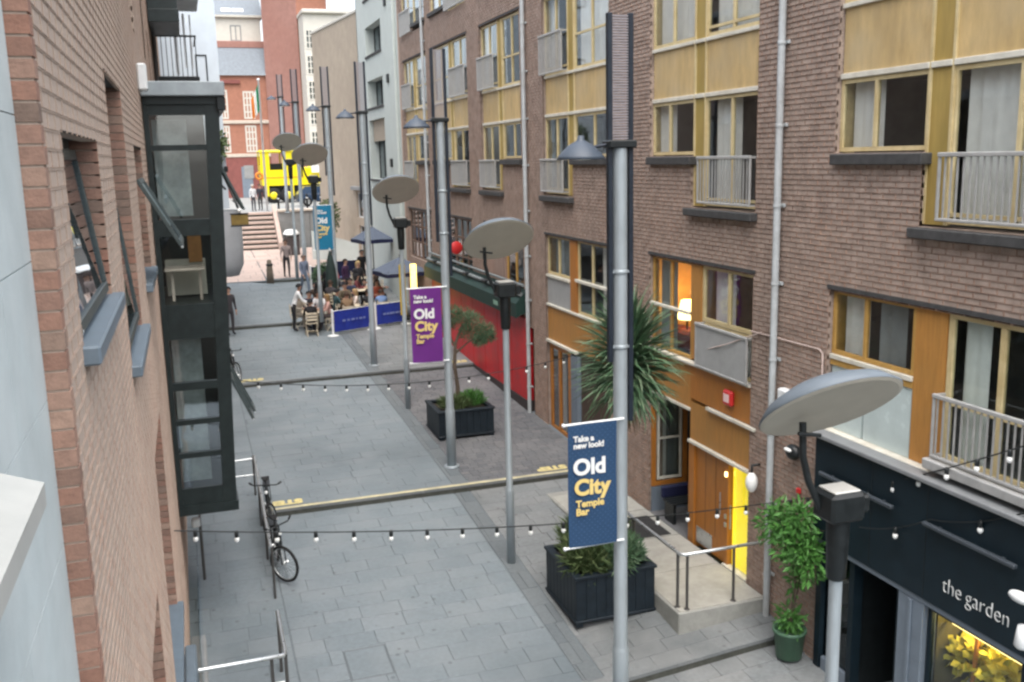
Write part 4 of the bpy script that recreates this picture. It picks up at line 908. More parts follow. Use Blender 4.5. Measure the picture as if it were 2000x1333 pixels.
# ------------------------------------------------------------------ planters and plants
def planter(name,x0,x1,y0,y1,zb,zt,label):
    t=thing(name,label,'planter',((x0+x1)/2,(y0+y1)/2,zb),'navy timber planters')
    h=zt-zb; zf=zb+.10
    for (a,b,c,d,ax) in ((x0,x1,y0,y0+.05,0),(x0,x1,y1-.05,y1,0),(x0,x0+.05,y0+.052,y1-.052,1),(x1-.05,x1,y0+.052,y1-.052,1)):
        n=8; L=(b-a) if ax==0 else (d-c)
        for k in range(n):
            u0,u1=k*L/n+.002,(k+1)*L/n-.002
            mb=MB().cbox(a+u0,a+u1,c,d,zf,zt-.05,.005) if ax==0 else MB().cbox(a,b,c+u0,c+u1,zf,zt-.05,.005)
            put('planter_board',mb,PLANT,t)
    put('rim',MB().cbox(x0-.03,x1+.03,y0-.03,y0+.10,zt-.05,zt+.0,.008).cbox(x0-.03,x1+.03,y1-.10,y1+.03,zt-.05,zt,.008).cbox(x0-.03,x0+.10,y0+.1,y1-.1,zt-.05,zt-.001,.008).cbox(x1-.10,x1+.03,y0+.1,y1-.1,zt-.05,zt-.001,.008),PLANT,t)
    put('base_rail',MB().cbox(x0-.02,x1+.02,y0-.02,y1+.02,zf-.04,zf+.0,.01),PLANT,t)
    for x in (x0+.06,x1-.06):
        for y in (y0+.06,y1-.06): put('foot',MB().cbox(x-.06,x+.06,y-.06,y+.06,zb-.02,zf-.041,.01),PLANT,t)
    put('soil',MB().box(x0+.055,x1-.055,y0+.055,y1-.055,zt-.2,zt-.09),SOIL,t)
    return t
p1=planter('planter_box',5.33,6.70,13.2,14.55,zg(6,13.3),.0,'large navy timber planter holding the sword leaved palm, beside the entrance ramp')
p2=planter('planter_box',5.37,6.76,22.0,23.3,zg(9,22.1),.5,'navy timber planter with a small crooked pine, before the red shopfront')
def bush(c,r,n,ls,m,label,grp,wid=.11,up=.9,par=None):
    t=thing('low_shrub',label,'shrub',(c[0],c[1],c[2]-r[2]),grp)
    mb=MB(); leafblob(mb,c,r,n,ls,R,up=up,wid=wid); put('foliage',mb,m,t)
    put('stem',MB().tube([(c[0],c[1],c[2]-r[2]-.1),(c[0]+.02,c[1],c[2])],.012,5),BARK,t)
bush((5.68,13.6,.16),(.34,.38,.30),1500,.22,LEAFO,'olive shrub at the street corner of the palm planter','planter shrubs')
bush((6.15,13.45,.15),(.4,.28,.30),1500,.2,LEAFD,'dark green shrub along the near rim of the palm planter','planter shrubs')
bush((6.05,14.2,.22),(.58,.34,.32),1900,.22,LEAFO,'spreading olive shrub at the back of the palm planter','planter shrubs')
bush((5.9,22.5,.56),(.4,.36,.15),1000,.14,LEAFO,'low olive shrub in the pine planter','planter shrubs')
bush((6.4,22.7,.58),(.3,.36,.17),800,.14,LEAFG,'bright low shrub at the wall side of the pine planter','planter shrubs')
# sword leaved palm
pt=thing('cabbage_palm','tall cabbage palm with arching sword leaves rising from the navy planter','palm',(6.25,13.85,-.1))
tp=[(6.25,13.85,-.12),(6.27,13.86,.7),(6.36,13.9,1.6),(6.5,13.95,2.4),(6.58,13.97,3.08)]
put('trunk',MB().tube(tp,[.085,.075,.07,.07,.06],10),BARK,pt)
cc=Vector((6.6,13.97,3.15))
def sword(L,w,droop,fold=.25,n=7):
    mb=MB(); vs=[];p=Vector((0,0,0)); a=0
    for i in range(n+1):
        s=i/n; ww=w*(.55+.9*s if s<.35 else .865*(1-((s-.35)/.65)**1.6))+.0015
        ang=droop*s*s
        q=(math.cos(ang),math.sin(-ang))
        if i: p=p+Vector((q[0]*L/n,0,q[1]*L/n))
        vs+=[(p.x,-ww/2,p.z+ww*fold),(p.x,0,p.z),(p.x,ww/2,p.z+ww*fold)]
    for i in range(n):
        b=i*3; mb_f=[(b,b+1,b+4,b+3),(b+1,b+2,b+5,b+4)]
        mb.add([vs[j] for j in (b,b+1,b+2,b+3,b+4,b+5)],[(0,1,4,3),(1,2,5,4)],True)
    return mb
swords=[sword(R.uniform(.95,1.2),R.uniform(.055,.075),R.choice([.15,.3,.5,.7,.95,1.2])).mesh('leaf',LEAFD) for _ in range(8)]
dead=[sword(R.uniform(.7,.95),.04,R.uniform(.3,.8)).mesh('dead_leaf',LEAFB) for _ in range(4)]
massed=MB()
for i in range(760):
    dd=i<280 or i>=330
    h=R.random() if dd else 0
    el=math.radians(-30+h*112+R.uniform(-20,20)) if dd else math.radians(R.uniform(-88,-62))
    el=min(el,math.radians(87)); az=R.uniform(0,2*math.pi)
    base=cc+Vector((math.cos(az)*.05,math.sin(az)*.05,-.32+.72*h if dd else R.uniform(-.6,-.25)))
    k=R.uniform(.66,.92); rot=(R.uniform(-.5,.5),-el,az); me=R.choice(swords if dd else dead)
    if i<330:
        o=link('leaf' if dd else 'dead_leaf',me,pt); o.location=base-pt.location; o.rotation_euler=rot; o.scale=(k,k,k)
    else:
        from mathutils import Euler
        M4=Matrix.Translation(base)@Euler(rot).to_matrix().to_4x4()@Matrix.Scale(k,4)
        massed.add([tuple(M4@v.co) for v in me.vertices],[tuple(p.vertices) for p in me.polygons],True)
put('foliage',massed,LEAFD,pt,kind='stuff')
# crooked pine
pn=thing('pine_tree','small crooked pine with cloud shaped needle clumps in the far planter','pine tree',(6.05,22.75,.35))
put('trunk',MB().tube([(6.05,22.75,.35),(6.07,22.76,.9),(6.0,22.75,1.45),(6.05,22.77,2.0),(6.25,22.8,2.45)],[.06,.052,.046,.04,.022],9),BARK,pn)
for br in ([(6.03,22.76,1.75),(6.4,22.7,2.05),(6.75,22.65,2.2)],[(6.04,22.76,1.9),(5.9,22.9,2.3),(5.85,23.0,2.6)],[(6.12,22.78,2.2),(6.45,23.0,2.5),(6.6,23.1,2.7)]): put('limb',MB().tube(br,[.028,.02,.01],6),BARK,pn)
ndl=MB()
for c,r in (((6.0,22.8,2.72),(.24,.3,.22)),((6.3,22.75,2.62),(.3,.3,.24)),((6.55,22.95,2.5),(.28,.3,.2)),((6.78,22.65,2.28),(.24,.25,.16)),((6.9,22.8,2.1),(.16,.2,.12)),((6.4,22.7,2.25),(.26,.25,.16)),((5.9,22.9,2.5),(.18,.2,.2)),((6.62,22.6,2.05),(.14,.16,.1))):
    leafblob(ndl,c,r,420,.13,R,up=.5,wid=.10)
put('needles',ndl,NEEDLE,pn)
# potted climbing shrub by the florist
pg=thing('potted_shrub','bright green climbing shrub in a green pot beside the drainpipe','potted shrub',(8.0,11.38,zg(9,11.38)))
zq=zg(9,11.38)
put('pot',MB().lathe([(0,.02),(.17,.02),(.19,.03),(.23,.42),(.25,.42),(.25,.47),(.22,.47),(.21,.42),(0,.42)],18,(8.0,11.38,zq)),POTG,pg)
put('stem',MB().tube([(8.0,11.38,zq+.4),(8.05,11.38,zq+.9),(7.98,11.25,zq+1.5),(8.0,11.15,zq+2.2)],[.022,.02,.018,.012],6).tube([(8.05,11.38,zq+.7),(8.1,11.3,zq+1.3),(8.02,11.25,zq+1.8)],.012,5),BARK,pg)
fl=MB()
for c,r,n in (((8.0,11.38,zq+.62),(.2,.22,.22),150),((7.93,11.15,zq+1.9),(.34,.36,.40),520),((7.9,11.5,zq+2.1),(.28,.36,.32),260),((7.93,10.9,zq+1.75),(.24,.26,.34),200),((8.05,11.38,zq+1.25),(.09,.12,.3),50),((7.92,11.85,zq+1.9),(.2,.25,.36),90),((7.95,11.1,zq+2.35),(.2,.3,.16),120)): leafblob(fl,c,r,n,.13,R,up=-.25,wid=.36); leafblob(fl,c,(r[0]*.7,r[1]*.7,r[2]*.7),n//3,.09,R,up=.2,wid=.6)
for k in range(16):
    az=R.uniform(0,6.28); p0=Vector((7.98,11.18,zq+1.7+R.uniform(-.1,.4))); e=p0+Vector((math.cos(az)*.32,math.sin(az)*.42,R.uniform(-.35,.35)))
    put('twig',MB().tube([tuple(p0),tuple((p0+e)/2+Vector((0,0,.07))),tuple(e)],[.006,.004,.002],4),BARK,pg)
put('foliage',fl,LEAFG,pg)
# moss in the shrub box farther up
hb_=thing('hedge_planter','clipped dark green hedge in a black trough beyond the barriers','planter',(5.2,40.6,zg(9,40.6)))
zh=zg(9,40.6)
put('trough',MB().cbox(4.75,5.75,40.3,40.9,zh,zh+.5,.02),BLACK,hb_); mb=MB(); leafblob(mb,(5.25,40.6,zh+1.0),(.5,.32,.55),1500,.12,R,wid=.6); put('foliage',mb,LEAFD,hb_)
tr=thing('slender_tree','slender pale green street tree before the ramp at the end of the lane','tree',(7.1,51.5,1.3))
put('trunk',MB().tube([(7.1,51.5,1.3),(7.15,51.5,2.6),(7.1,51.5,3.6)],[.05,.04,.02],7),BARK,tr); mb=MB(); leafblob(mb,(7.1,51.5,3.6),(.5,.5,1.0),700,.16,R,wid=.6); put('crown',mb,LEAFO,tr)
hg=thing('hanging_plant','tuft of green plant hanging on the white building beside the black bay','plant',(1.25,37.8,7.0))
mb=MB(); leafblob(mb,(1.25,37.72,7.1),(.34,.28,.6),460,.16,R,wid=.6); put('foliage',mb,LEAFO,hg); put('basket',MB().lathe([(0,-.2),(.15,-.15),(.2,0)],10,(1.25,37.78,6.65)),BLACK,hg); put('bracket',MB().tube([(1.25,38.06,6.75),(1.25,37.78,6.72)],.02,6),BLACK,hg)

# ------------------------------------------------------------------ festoon lights
def festoon(label,pts,nb,sag,r=.009):
    t=thing('festoon_lights',label,'string lights',pts[0],'festoon light strings')
    P=[Vector(p) for p in pts]; L=[(b-a).length for a,b in zip(P,P[1:])]; T=sum(L)
    def at(s):
        s*=T
        for a,b,l in zip(P,P[1:],L):
            if s<=l or b is P[-1]: k=min(1,s/l); return a+(b-a)*k-Vector((0,0,sag*l*4*k*(1-k)/6))
            s-=l
    put('cable',MB().tube([at(i/60) for i in range(61)],r,5),BLACK,t)
    sm=MB().lathe([(.0,.01),(.022,.01),(.026,-.02),(.026,-.07),(.02,-.075)],8).mesh('socket',BLACK); bm_=MB().ball((0,0,-.104),.034,.034,.04,9,6).mesh('bulb',BULB)
    for i in range(nb):
        p=at((i+.5)/nb)-P[0]; b=link('bulb',bm_,t,loc=p); link('socket',sm,b)
festoon('string of white bulbs hung across the lane by the bicycle',[(-.47,12.3,1.98),(8.22,12.25,1.16),(8.08,6.6,3.95)],30,.12)
festoon('string of white bulbs hung across the lane beside the far planter',[(-.46,20.4,2.35),(8.22,20.4,1.95)],19,.32)
festoon('bare cable with few bulbs crossing the dark florist fascia',[(8.05,10.0,1.62),(8.1,8.8,2.15),(8.12,7.4,2.75)],2,.3)

# ------------------------------------------------------------------ bicycles
def ring(mb,c,r,t,ax,n=28,k=6):
    vs=[];fs=[]
    for i in range(n):
        a=2*math.pi*i/n; d=ax*math.cos(a)+Vector((0,0,1))*math.sin(a)
        s=ax.cross(Vector((0,0,1)))
        for j in range(k):
            b=2*math.pi*j/k; vs.append(tuple(Vector(c)+d*(r+t*math.cos(b))+s*t*math.sin(b)))
    for i in range(n):
        for j in range(k): fs.append((i*k+j,i*k+(j+1)%k,((i+1)%n)*k+(j+1)%k,((i+1)%n)*k+j))
    mb.add(vs,fs,True)
def bicycle(label,loc,rz,turn,lean=.08):
    t=thing('bicycle',label,'bicycle',(0,0,0),'parked bicycles')
    r=.33; fy,ry=-.53,.52
    for nm,y,ang in (('wheel',ry,0),('wheel',fy,turn)):
        ax=Vector((math.sin(ang),math.cos(ang),0)); c=Vector((0,y,r))
        mb=MB(); ring(mb,c,r-.02,.026,ax); w=put(nm,mb,TYRE,t,False)
        mb=MB(); ring(mb,c,r-.045,.012,ax,28,4); put('rim',mb,STEEL,w,False)
        mb=MB()
        for k in range(14):
            a=2*math.pi*k/14; d=ax*math.cos(a)+Vector((0,0,1))*math.sin(a); mb.tube([tuple(c),tuple(c+d*(r-.05))],.003,3,False)
        put('spokes',mb,STEEL,w,False); put('hub',MB().ball(tuple(c),.03),STEEL,w,False)
    bbk=(0,.08,.30); st_=(0,.2,.80); hd=(0,-.36,.82); hl=(0,-.40,.66)
    put('frame',MB().tube([bbk,st_],.024,7).tube([st_,hd],.024,7).tube([hl,bbk],.027,7).tube([hd,hl],.026,7).tube([(.03,ry,r),bbk],.014,6).tube([(-.03,ry,r),bbk],.014,6).tube([(.03,ry,r),st_],.013,6).tube([(-.03,ry,r),st_],.013,6),BLACK,t,False)
    s=Vector((math.cos(turn),-math.sin(turn),0))*.05
    put('fork',MB().tube([hl,tuple(Vector((0,-.45,.52))+s),tuple(Vector((0,fy,r))+s)],.012,6).tube([hl,tuple(Vector((0,-.45,.52))-s),tuple(Vector((0,fy,r))-s)],.012,6),BLACK,t,False)
    h=Vector((math.cos(turn),-math.sin(turn),0)); c=Vector((0,-.36,.98))
    hbo=put('handlebar',MB().tube([hd,tuple(c)],.014,6).tube([tuple(c-h*.29+Vector((0,.12,.0))),tuple(c-h*.22),tuple(c),tuple(c+h*.22),tuple(c+h*.29+Vector((0,.12,0)))],.013,6),BLACK,t,False)
    for sg in (-1,1): put('grip',MB().tube([tuple(c+h*.26*sg+Vector((0,.06,0))),tuple(c+h*.31*sg+Vector((0,.16,0)))],.02,7),TYRE,hbo,False)
    put('saddle',MB().add([(-.08,.34,.93),(.08,.34,.93),(.02,.06,.94),(-.02,.06,.94),(-.07,.34,.88),(.07,.34,.88),(.015,.07,.91),(-.015,.07,.91)],[(0,1,2,3),(4,5,6,7),(0,1,5,4),(1,2,6,5),(2,3,7,6),(3,0,4,7)]).tube([st_,(0,.22,.9)],.013,6),TYRE,t,False)
    put('crank',MB().lathe([(0,-.006),(.09,-.006),(.09,.006),(0,.006)],18,(.03,.08,.30),Matrix.Rotation(math.pi/2,3,'Y')).tube([(.04,.08,.3),(.05,.0,.16)],.01,5).tube([(-.04,.08,.3),(-.05,.16,.44)],.01,5).cbox(.05,.14,-.05,.03,.14,.165).cbox(-.14,-.05,.13,.21,.43,.455),STEEL,t,False)
    put('mudguard',MB().tube([(0,ry+.3,r+.2),(0,ry+.12,r+.345),(0,ry-.12,r+.34),(0,ry-.3,r+.18)],.022,6),BLACK,t,False)
    put('pannier_rack',MB().cbox(-.07,.07,.36,.82,.70,.73,.008).tube([(.06,.55,.70),(.05,.52,.36)],.009,5).tube([(-.06,.55,.70),(-.05,.52,.36)],.009,5),BLACK,t,False)
    put('front_lamp',MB().ball((0,-.44,.86),.035),BULB,t,False)
    t.location=loc; t.rotation_euler=(0,lean,rz); return t
bicycle('black bicycle leaning on the steel rail, front wheel turned outward',(1.10,16.72,zg(.9,16.7)+.0),.06,-.62,-.05)
bicycle('second black bicycle parked nose to tail behind the first along the rail',(1.08,18.5,zg(.9,18.5)),-.06,.35,-.06)
bicycle('black bicycle parked far along the wall under the black bay',(1.0,29.4,zg(.9,29.4)),.1,.5,-.1)

# ------------------------------------------------------------------ café: barriers, furniture, parasols
def cloth(name,rgb): return mat(name,rgb,.85,.12,12)
def barrier(a,b,m,label,h=.92):
    a=Vector(a);b=Vector(b); d=(b-a); L=d.length; t=thing('cafe_barrier',label,'barrier',(a+b)/2,'canvas barriers round the cafe seating')
    n=12; vs=[]
    for i in range(n+1):
        p=a+d*(.04+.92*i/n); w=.012*math.sin(i*1.3); q=Vector((d.y,-d.x,0)).normalized()*w
        vs+=[tuple(p+q+Vector((0,0,.12))),tuple(p+q*1.4+Vector((0,0,h-.04)))]
    mb=MB(); mb.add(vs,[(2*i,2*i+2,2*i+3,2*i+1) for i in range(n)],True)
    put('canvas',mb,m,t)
    put('top_bar',MB().tube([tuple(a+Vector((0,0,h-.04))),tuple(b+Vector((0,0,h-.04)))],.014,6),WHITEM,t)
    for p in (a,b):
        put('barrier_post',MB().tube([tuple(p+Vector((0,0,.0))),tuple(p+Vector((0,0,h)))],.04,10).ball(tuple(p+Vector((0,0,h))),.045),WHITEM,t)
        put('post_base',MB().lathe([(0,.035),(.12,.032),(.2,.012),(.205,0)],18,tuple(p)),WHITEM,t)
    nrm=Vector((d.y,-d.x,0)).normalized(); u0=d.normalized()
    for k,(f,wd) in enumerate(((.24,.12),(.36,.1),(.46,.14),(.58,.06),(.66,.12),(.76,.09))):
        p=a+d*f+nrm*.03+Vector((0,0,.46)); q=p+u0*wd
        put('printed_mark',MB().add([tuple(p),tuple(q),tuple(q+Vector((0,0,.07))),tuple(p+Vector((0,0,.07))),tuple(p+nrm*.004),tuple(q+nrm*.004),tuple(q+nrm*.004+Vector((0,0,.07))),tuple(p+nrm*.004+Vector((0,0,.07)))],[(4,5,6,7),(0,1,5,4),(1,2,6,5),(2,3,7,6),(3,0,4,7)]),mat('faded print',(.16,.2,.42),.7,.2,30),t)
    return t
def gp(x,y): return (x,y,zg(9,y))
barrier(gp(4.62,34.3),gp(6.15,34.9),BLUE,'royal blue canvas barrier with white posts, nearest the diners in the lane')
barrier(gp(6.3,35.0),gp(7.5,35.4),BLUE,'royal blue canvas barrier next to the wall, behind the purple banner')
barrier(gp(4.95,41.2),gp(4.80,38.2),NAVYC,'midnight blue barrier along the open side of the seating')
barrier(gp(5.9,43.6),gp(7.6,43.9),NAVYC,'tall midnight blue barrier closing the far end of the seating',1.25)
barrier(gp(5.0,43.3),gp(5.75,43.5),NAVYC,'midnight blue barrier beside the folded parasol',1.1)
def chair_parts(t,m):
    for k in range(4): put('seat_slat',MB().cbox(-.2,.2,-.2+k*.1,-.115+k*.1,.44,.46,.004),m,t,False)
    for k in range(3): put('back_slat',MB().cbox(-.18,.18,.2,.22,.56+k*.11,.63+k*.11,.004),m,t,False)
    for s in (-1,1):
        put('leg',MB().tube([(s*.205,-.2,0),(s*.205,.2,.5),(s*.205,.23,.92)],.017,6),m,t,False); put('leg',MB().tube([(s*.18,.25,0),(s*.18,-.15,.45)],.017,6),m,t,False)
    put('stretcher',MB().tube([(-.2,-.12,.1),(.2,-.12,.1)],.012,5).tube([(-.18,.17,.2),(.18,.17,.2)],.012,5),m,t,False)
ch=thing('folding_chair','cream slatted folding chair under the diner in black, nearest the camera','chair',(0,0,0),group='cream folding chairs of the cafe')
chair_parts(ch,WOODC)
def table(loc,label,prev=[]):
    if not prev:
        t=thing('cafe_table',label,'table',(0,0,0),'cafe tables in the lane')
        put('table_top',MB().cbox(-.38,.38,-.38,.38,.71,.745,.01),WOODC,t,False); put('leg',MB().tube([(0,0,.03),(0,0,.71)],.03,8),BLACK,t,False); put('table_base',MB().lathe([(0,.05),(.2,.035),(.24,0)],16),BLACK,t,False)
        t.location=loc; prev.append(t); return t
    return dup(prev[0],loc,label)
table(gp(4.05,35.3),'cream cafe table amid the diners nearest the camera')
table(gp(5.5,36.0),'cream cafe table just behind the blue barrier')
table(gp(6.7,36.4),'cream cafe table close to the wall behind the second blue barrier')
table(gp(5.7,41.2),'cream cafe table at the far end of the seating, by the hedge')
table(gp(6.9,41.6),'cream cafe table at the far end of the seating, by the wall')
for k,(x,y,zz) in enumerate(((4.0,35.2,.745),(5.45,36.05,.745),(6.65,36.35,.745))):
    p=gp(x,y); t=thing('drinking_glass',['clear glass on the table nearest the lane','clear glass on the table behind the barrier','clear glass on the table by the wall'][k],'glass',(p[0],p[1],p[2]+zz),'glasses on the cafe tables')
    put('cup',MB().lathe([(0,.004),(.03,.004),(.036,.13),(.034,.13),(.028,.01)],10,tuple(t.location)),CLEAR,t); put('drink',MB().lathe([(0,.01),(.027,.01),(.031,.08),(0,.08)],10,tuple(t.location)),mat('amber drink',(.5,.2,.03),.3,.05,5),t)
def parasol(loc,label,half=1.05,h=2.45,rz=0):
    t=thing('market_parasol',label,'parasol',(0,0,0),'slate blue parasols over the cafe')
    a=half; z0,z1=h-.12,h+.42
    for k in range(4):
        r=Matrix.Rotation(k*math.pi/2,3,'Z'); 
        q=[r@Vector(p) for p in ((-a,-a,z0),(0,-a*1.0,z0+.03),(a,-a,z0),(0,0,z1))]
        put('canopy_panel',MB().add([tuple(v) for v in q],[(0,1,3),(1,2,3)]),PARA,t,False)
        v=[r@Vector(p) for p in ((-a,-a,z0-.14),(a,-a,z0-.14),(a,-a,z0),(-a,-a,z0))]
        put('valance',MB().add([tuple(x) for x in v],[(0,1,2,3)]),NAVYC,t,False)
        e=r@Vector((a,-a,z0-.01)); put('rib',MB().tube([(0,0,z1-.03),tuple(e)],.014,5),BLACK,t,False)
    put('pole',MB().tube([(0,0,.05),(0,0,z1+.1)],.028,8),BLACK,t,False); put('parasol_base',MB().lathe([(0,.08),(.25,.07),(.3,0)],16),BLACK,t,False)
    t.location=loc; t.rotation_euler=(0,0,rz); return t
pa=parasol(gp(7.5,41.5),'slate blue parasol at the far end of the cafe seating',.72,2.5,.2)
parasol(gp(7.55,36.2),'slate blue parasol over the tables behind the purple banner',.86,2.0,.15)
fp=thing('folded_parasol','closed dark green parasol standing among the diners','parasol',gp(5.25,38.6))
zf=zg(9,38.6)
put('cover',MB().lathe([(.05,.55),(.2,.6),(.24,1.0),(.2,1.6),(.1,2.1),(.03,2.35),(0,2.4)],10,(5.25,38.6,zf)),mat('dark green parasol cloth',(.014,.028,.026),.8,.3,6),fp); put('pole',MB().tube([(5.25,38.6,zf),(5.25,38.6,zf+2.45)],.03,8),WHITEM,fp); put('parasol_base',MB().lathe([(0,.08),(.25,.07),(.3,0)],16,(5.25,38.6,zf)),BLACK,fp)
for k,(y,zz,m) in enumerate(((33.75,2.05,mat('yellow menu sign',(.55,.38,.01),.6,.1,3)),(32.9,2.15,mat('lit yellow sign',(1,.75,.2),.6,.25,9,emit=1.0)))):
    t=thing('menu_sign',['narrow yellow sign on the wall behind the purple banner','pale glowing yellow sign on the wall above the red panels'][k],'sign',(7.55,34.6,zg(9,34.6)),'yellow signs of the cafe')
    x0=7.15+k*.42; yy=34.5
    put('sign_board',MB().cbox(x0,x0+.22,yy,yy+.06,.9,2.75,.01),m,t); put('sign_post',MB().tube([(x0+.11,yy+.08,zg(9,34.6)),(x0+.11,yy+.08,2.7)],.02,6),BLACK,t)
bo=thing('stone_bollard','short brown stone bollard at the open end of the far step','bollard',(3.45,46.0,.95)); put('shaft',MB().lathe([(0,.0),(.17,0),(.15,.6),(.12,.9),(.1,1.1),(0,1.15)],12,(3.45,46.0,.95)),mat('brown stone',(.16,.13,.10),.85,.2,6),bo); put('collar',MB().lathe([(.13,.85),(.16,.87),(.16,.93),(.12,.95)],12,(3.45,46.0,.95)),BLACK,bo)
bi=thing('litter_bin','dark litter bin with a white hood near the foot of the staircase','bin',(5.35,54.3,1.5)); zb=1.5
put('body',MB().cbox(4.95,5.75,54.0,54.6,zb,zb+1.0,.03),mat('dark bin panel',(.06,.05,.05),.6,.2,5),bi); put('hood',MB().lathe([(0,.28),(.3,.24),(.42,.08),(.44,0)],14,(5.35,54.3,zb+1.12)),WHITEM,bi); put('bin_post',MB().box(4.96,5.02,54.02,54.08,zb+1.0,zb+1.13).box(5.68,5.74,54.02,54.08,zb+1.0,zb+1.13).box(4.96,5.02,54.52,54.58,zb+1.0,zb+1.13).box(5.68,5.74,54.52,54.58,zb+1.0,zb+1.13),BLACK,bi)

# ------------------------------------------------------------------ people
def person(label,loc,rz,pose,top,legs,hair,shoe=(.02,.018,.016),sc=1.0,grp=None,longhair=False,skirt=False):
    t=thing('person',label,'person',(0,0,0),grp)
    V={}; 
    sit=pose=='sit'
    zp=.52 if sit else .93
    V['pel']=(0,.0,zp); ln=-.10 if sit else 0
    if pose=='lean': ln=-.22
    V['sp']=(0,ln*.35,zp+.20); V['ch']=(0,ln*.8,zp+.42); V['nk']=(0,ln*1.0,zp+.55); V['jaw']=(0,ln*1.1-.02,zp+.63); V['hd']=(0,ln*1.1-.015,zp+.70); V['top']=(0,ln*1.1,zp+.765)
    for s,n in ((-1,'R'),(1,'L')):
        V['sh'+n]=(s*.175,ln*.9,zp+.47)
        if sit: V['el'+n]=(s*.23,ln-.10,zp+.24); V['wr'+n]=(s*.16,ln-.32,zp+.26); V['ha'+n]=(s*.13,ln-.40,zp+.27)
        elif pose=='lean': V['el'+n]=(s*.24,ln-.10,zp+.2); V['wr'+n]=(s*.18,ln-.32,zp+.1); V['ha'+n]=(s*.16,ln-.41,zp+.08)
        elif pose=='walk': V['el'+n]=(s*.23,.05*s,zp+.2); V['wr'+n]=(s*.235,-.10+.12*s,zp-.02); V['ha'+n]=(s*.23,-.14+.13*s,zp-.10)
        else: V['el'+n]=(s*.23,.03,zp+.2); V['wr'+n]=(s*.235,-.05,zp-.03); V['ha'+n]=(s*.23,-.07,zp-.12)
        if sit: V['hp'+n]=(s*.10,-.02,zp-.0); V['kn'+n]=(s*.12,-.44,zp-.0); V['an'+n]=(s*.12,-.40,.09); V['to'+n]=(s*.13,-.55,.045)
        elif pose=='walk': V['hp'+n]=(s*.09,0,zp-.05); V['kn'+n]=(s*.095,-.10*s-.04,.50); V['an'+n]=(s*.09,-.20*s+.04,.10 if s>0 else .12); V['to'+n]=(s*.10,-.20*s-.10,.045 if s>0 else .04)
        else: V['hp'+n]=(s*.09,0,zp-.05); V['kn'+n]=(s*.10,-.015,.50); V['an'+n]=(s*.10,.02,.09); V['to'+n]=(s*.115,-.13,.042)
    RD=dict(pel=.135,sp=.115,ch=.135,nk=.052,jaw=.068,hd=.092,top=.06,sh=.068,el=.046,wr=.032,ha=.036,hp=.088,kn=.06,an=.042,to=.040)
    E=[('pel','sp'),('sp','ch'),('ch','nk'),('nk','jaw'),('jaw','hd'),('hd','top')]
    for n in 'LR': E+=[('ch','sh'+n),('sh'+n,'el'+n),('el'+n,'wr'+n),('wr'+n,'ha'+n),('pel','hp'+n),('hp'+n,'kn'+n),('kn'+n,'an'+n),('an'+n,'to'+n)]
    ks=list(V); me=bpy.data.meshes.new('body'); me.from_pydata([V[k] for k in ks],[(ks.index(a),ks.index(b)) for a,b in E],[])
    o=bpy.data.objects.new('body',me); C.objects.link(o); o.modifiers.new('s','SKIN'); sb=o.modifiers.new('d','SUBSURF'); sb.levels=1; sb.render_levels=1
    for i,k in enumerate(ks):
        r=RD.get(k) or RD[k[:2]]; d=me.skin_vertices[0].data[i]; d.radius=(r,r*(.78 if k in('ch','sp') else 1)); d.use_root=(k=='pel')
    dg=bpy.context.evaluated_depsgraph_get(); dg.update(); m2=bpy.data.meshes.new_from_object(o.evaluated_get(dg)); bpy.data.objects.remove(o)
    ms=[cloth('cloth %.2f %.2f %.2f'%top,top),cloth('cloth %.2f %.2f %.2f'%legs,legs),SKIN,cloth('cloth %.2f %.2f %.2f'%shoe,shoe)]
    seg=[]
    for a,b in E:
        k=b[:2]; mi=0
        if a in('nk','jaw','hd') or k=='ha': mi=2
        elif k in('hp','kn','an'): mi=1
        elif k=='to': mi=3
        seg.append((Vector(V[a]),Vector(V[b]),mi))
    mb=MB(); mb.v=[tuple(v.co) for v in m2.vertices]
    for p in m2.polygons:
        c=p.center; best=9e9;bi_=0
        for a,b,mi in seg:
            d=b-a; k=max(0,min(1,(c-a).dot(d)/d.length_squared)); q=(c-(a+d*k)).length
            if q<best: best=q;bi_=mi
        if bi_==0 and c.z<zp-.02 and not sit: bi_=1
        mb.f.append(tuple(p.vertices)); mb.sm.append(True); mb.mi.append(bi_)
    mb.m=2
    for s,n in ((-1,'R'),(1,'L')):   # fingers and thumb
        h=Vector(V['ha'+n]); d=(h-Vector(V['wr'+n])).normalized(); sd=d.cross(Vector((s,0,0))).normalized()
        for k in range(4):
            b=h+d*.02+sd*(k-1.5)*.017; L=(.066,.075,.07,.055)[k]; mb.tube([tuple(b),tuple(b+d*L*.55),tuple(b+d*L+Vector((0,.0,-.012)))],[.0095,.0085,.006],5)
        b=h-d*.005-sd*.03; mb.tube([tuple(b),tuple(b-sd*.02+d*.03),tuple(b-sd*.02+d*.055)],[.0105,.0095,.007],5)
    hc=Vector(V['hd'])
    mb.add([tuple(hc+Vector(q)) for q in ((-.014,-.088,-.012),(.014,-.088,-.012),(0,-.088,.03),(0,-.118,-.012))],[(0,1,3),(1,2,3),(2,0,3)])
    for s in (-1,1): mb.ball(tuple(hc+Vector((s*.095,.0,-.005))),.012,.022,.03,6,5)
    mb.m=3
    for s in (-1,1): mb.ball(tuple(hc+Vector((s*.034,-.083,.022))),.012,.008,.008,6,4)
    mb.add([tuple(hc+Vector(q)) for q in ((-.025,-.086,-.042),(.025,-.086,-.042),(.022,-.09,-.034),(-.022,-.09,-.034))],[(0,1,2,3)])
    mb.m=0
    put('body',mb,ms,t,False)
    bpy.data.meshes.remove(m2)
    hm=cloth('hair %.2f %.2f %.2f'%hair,hair); hb2=MB(); n=12;vs=[];fs=[]
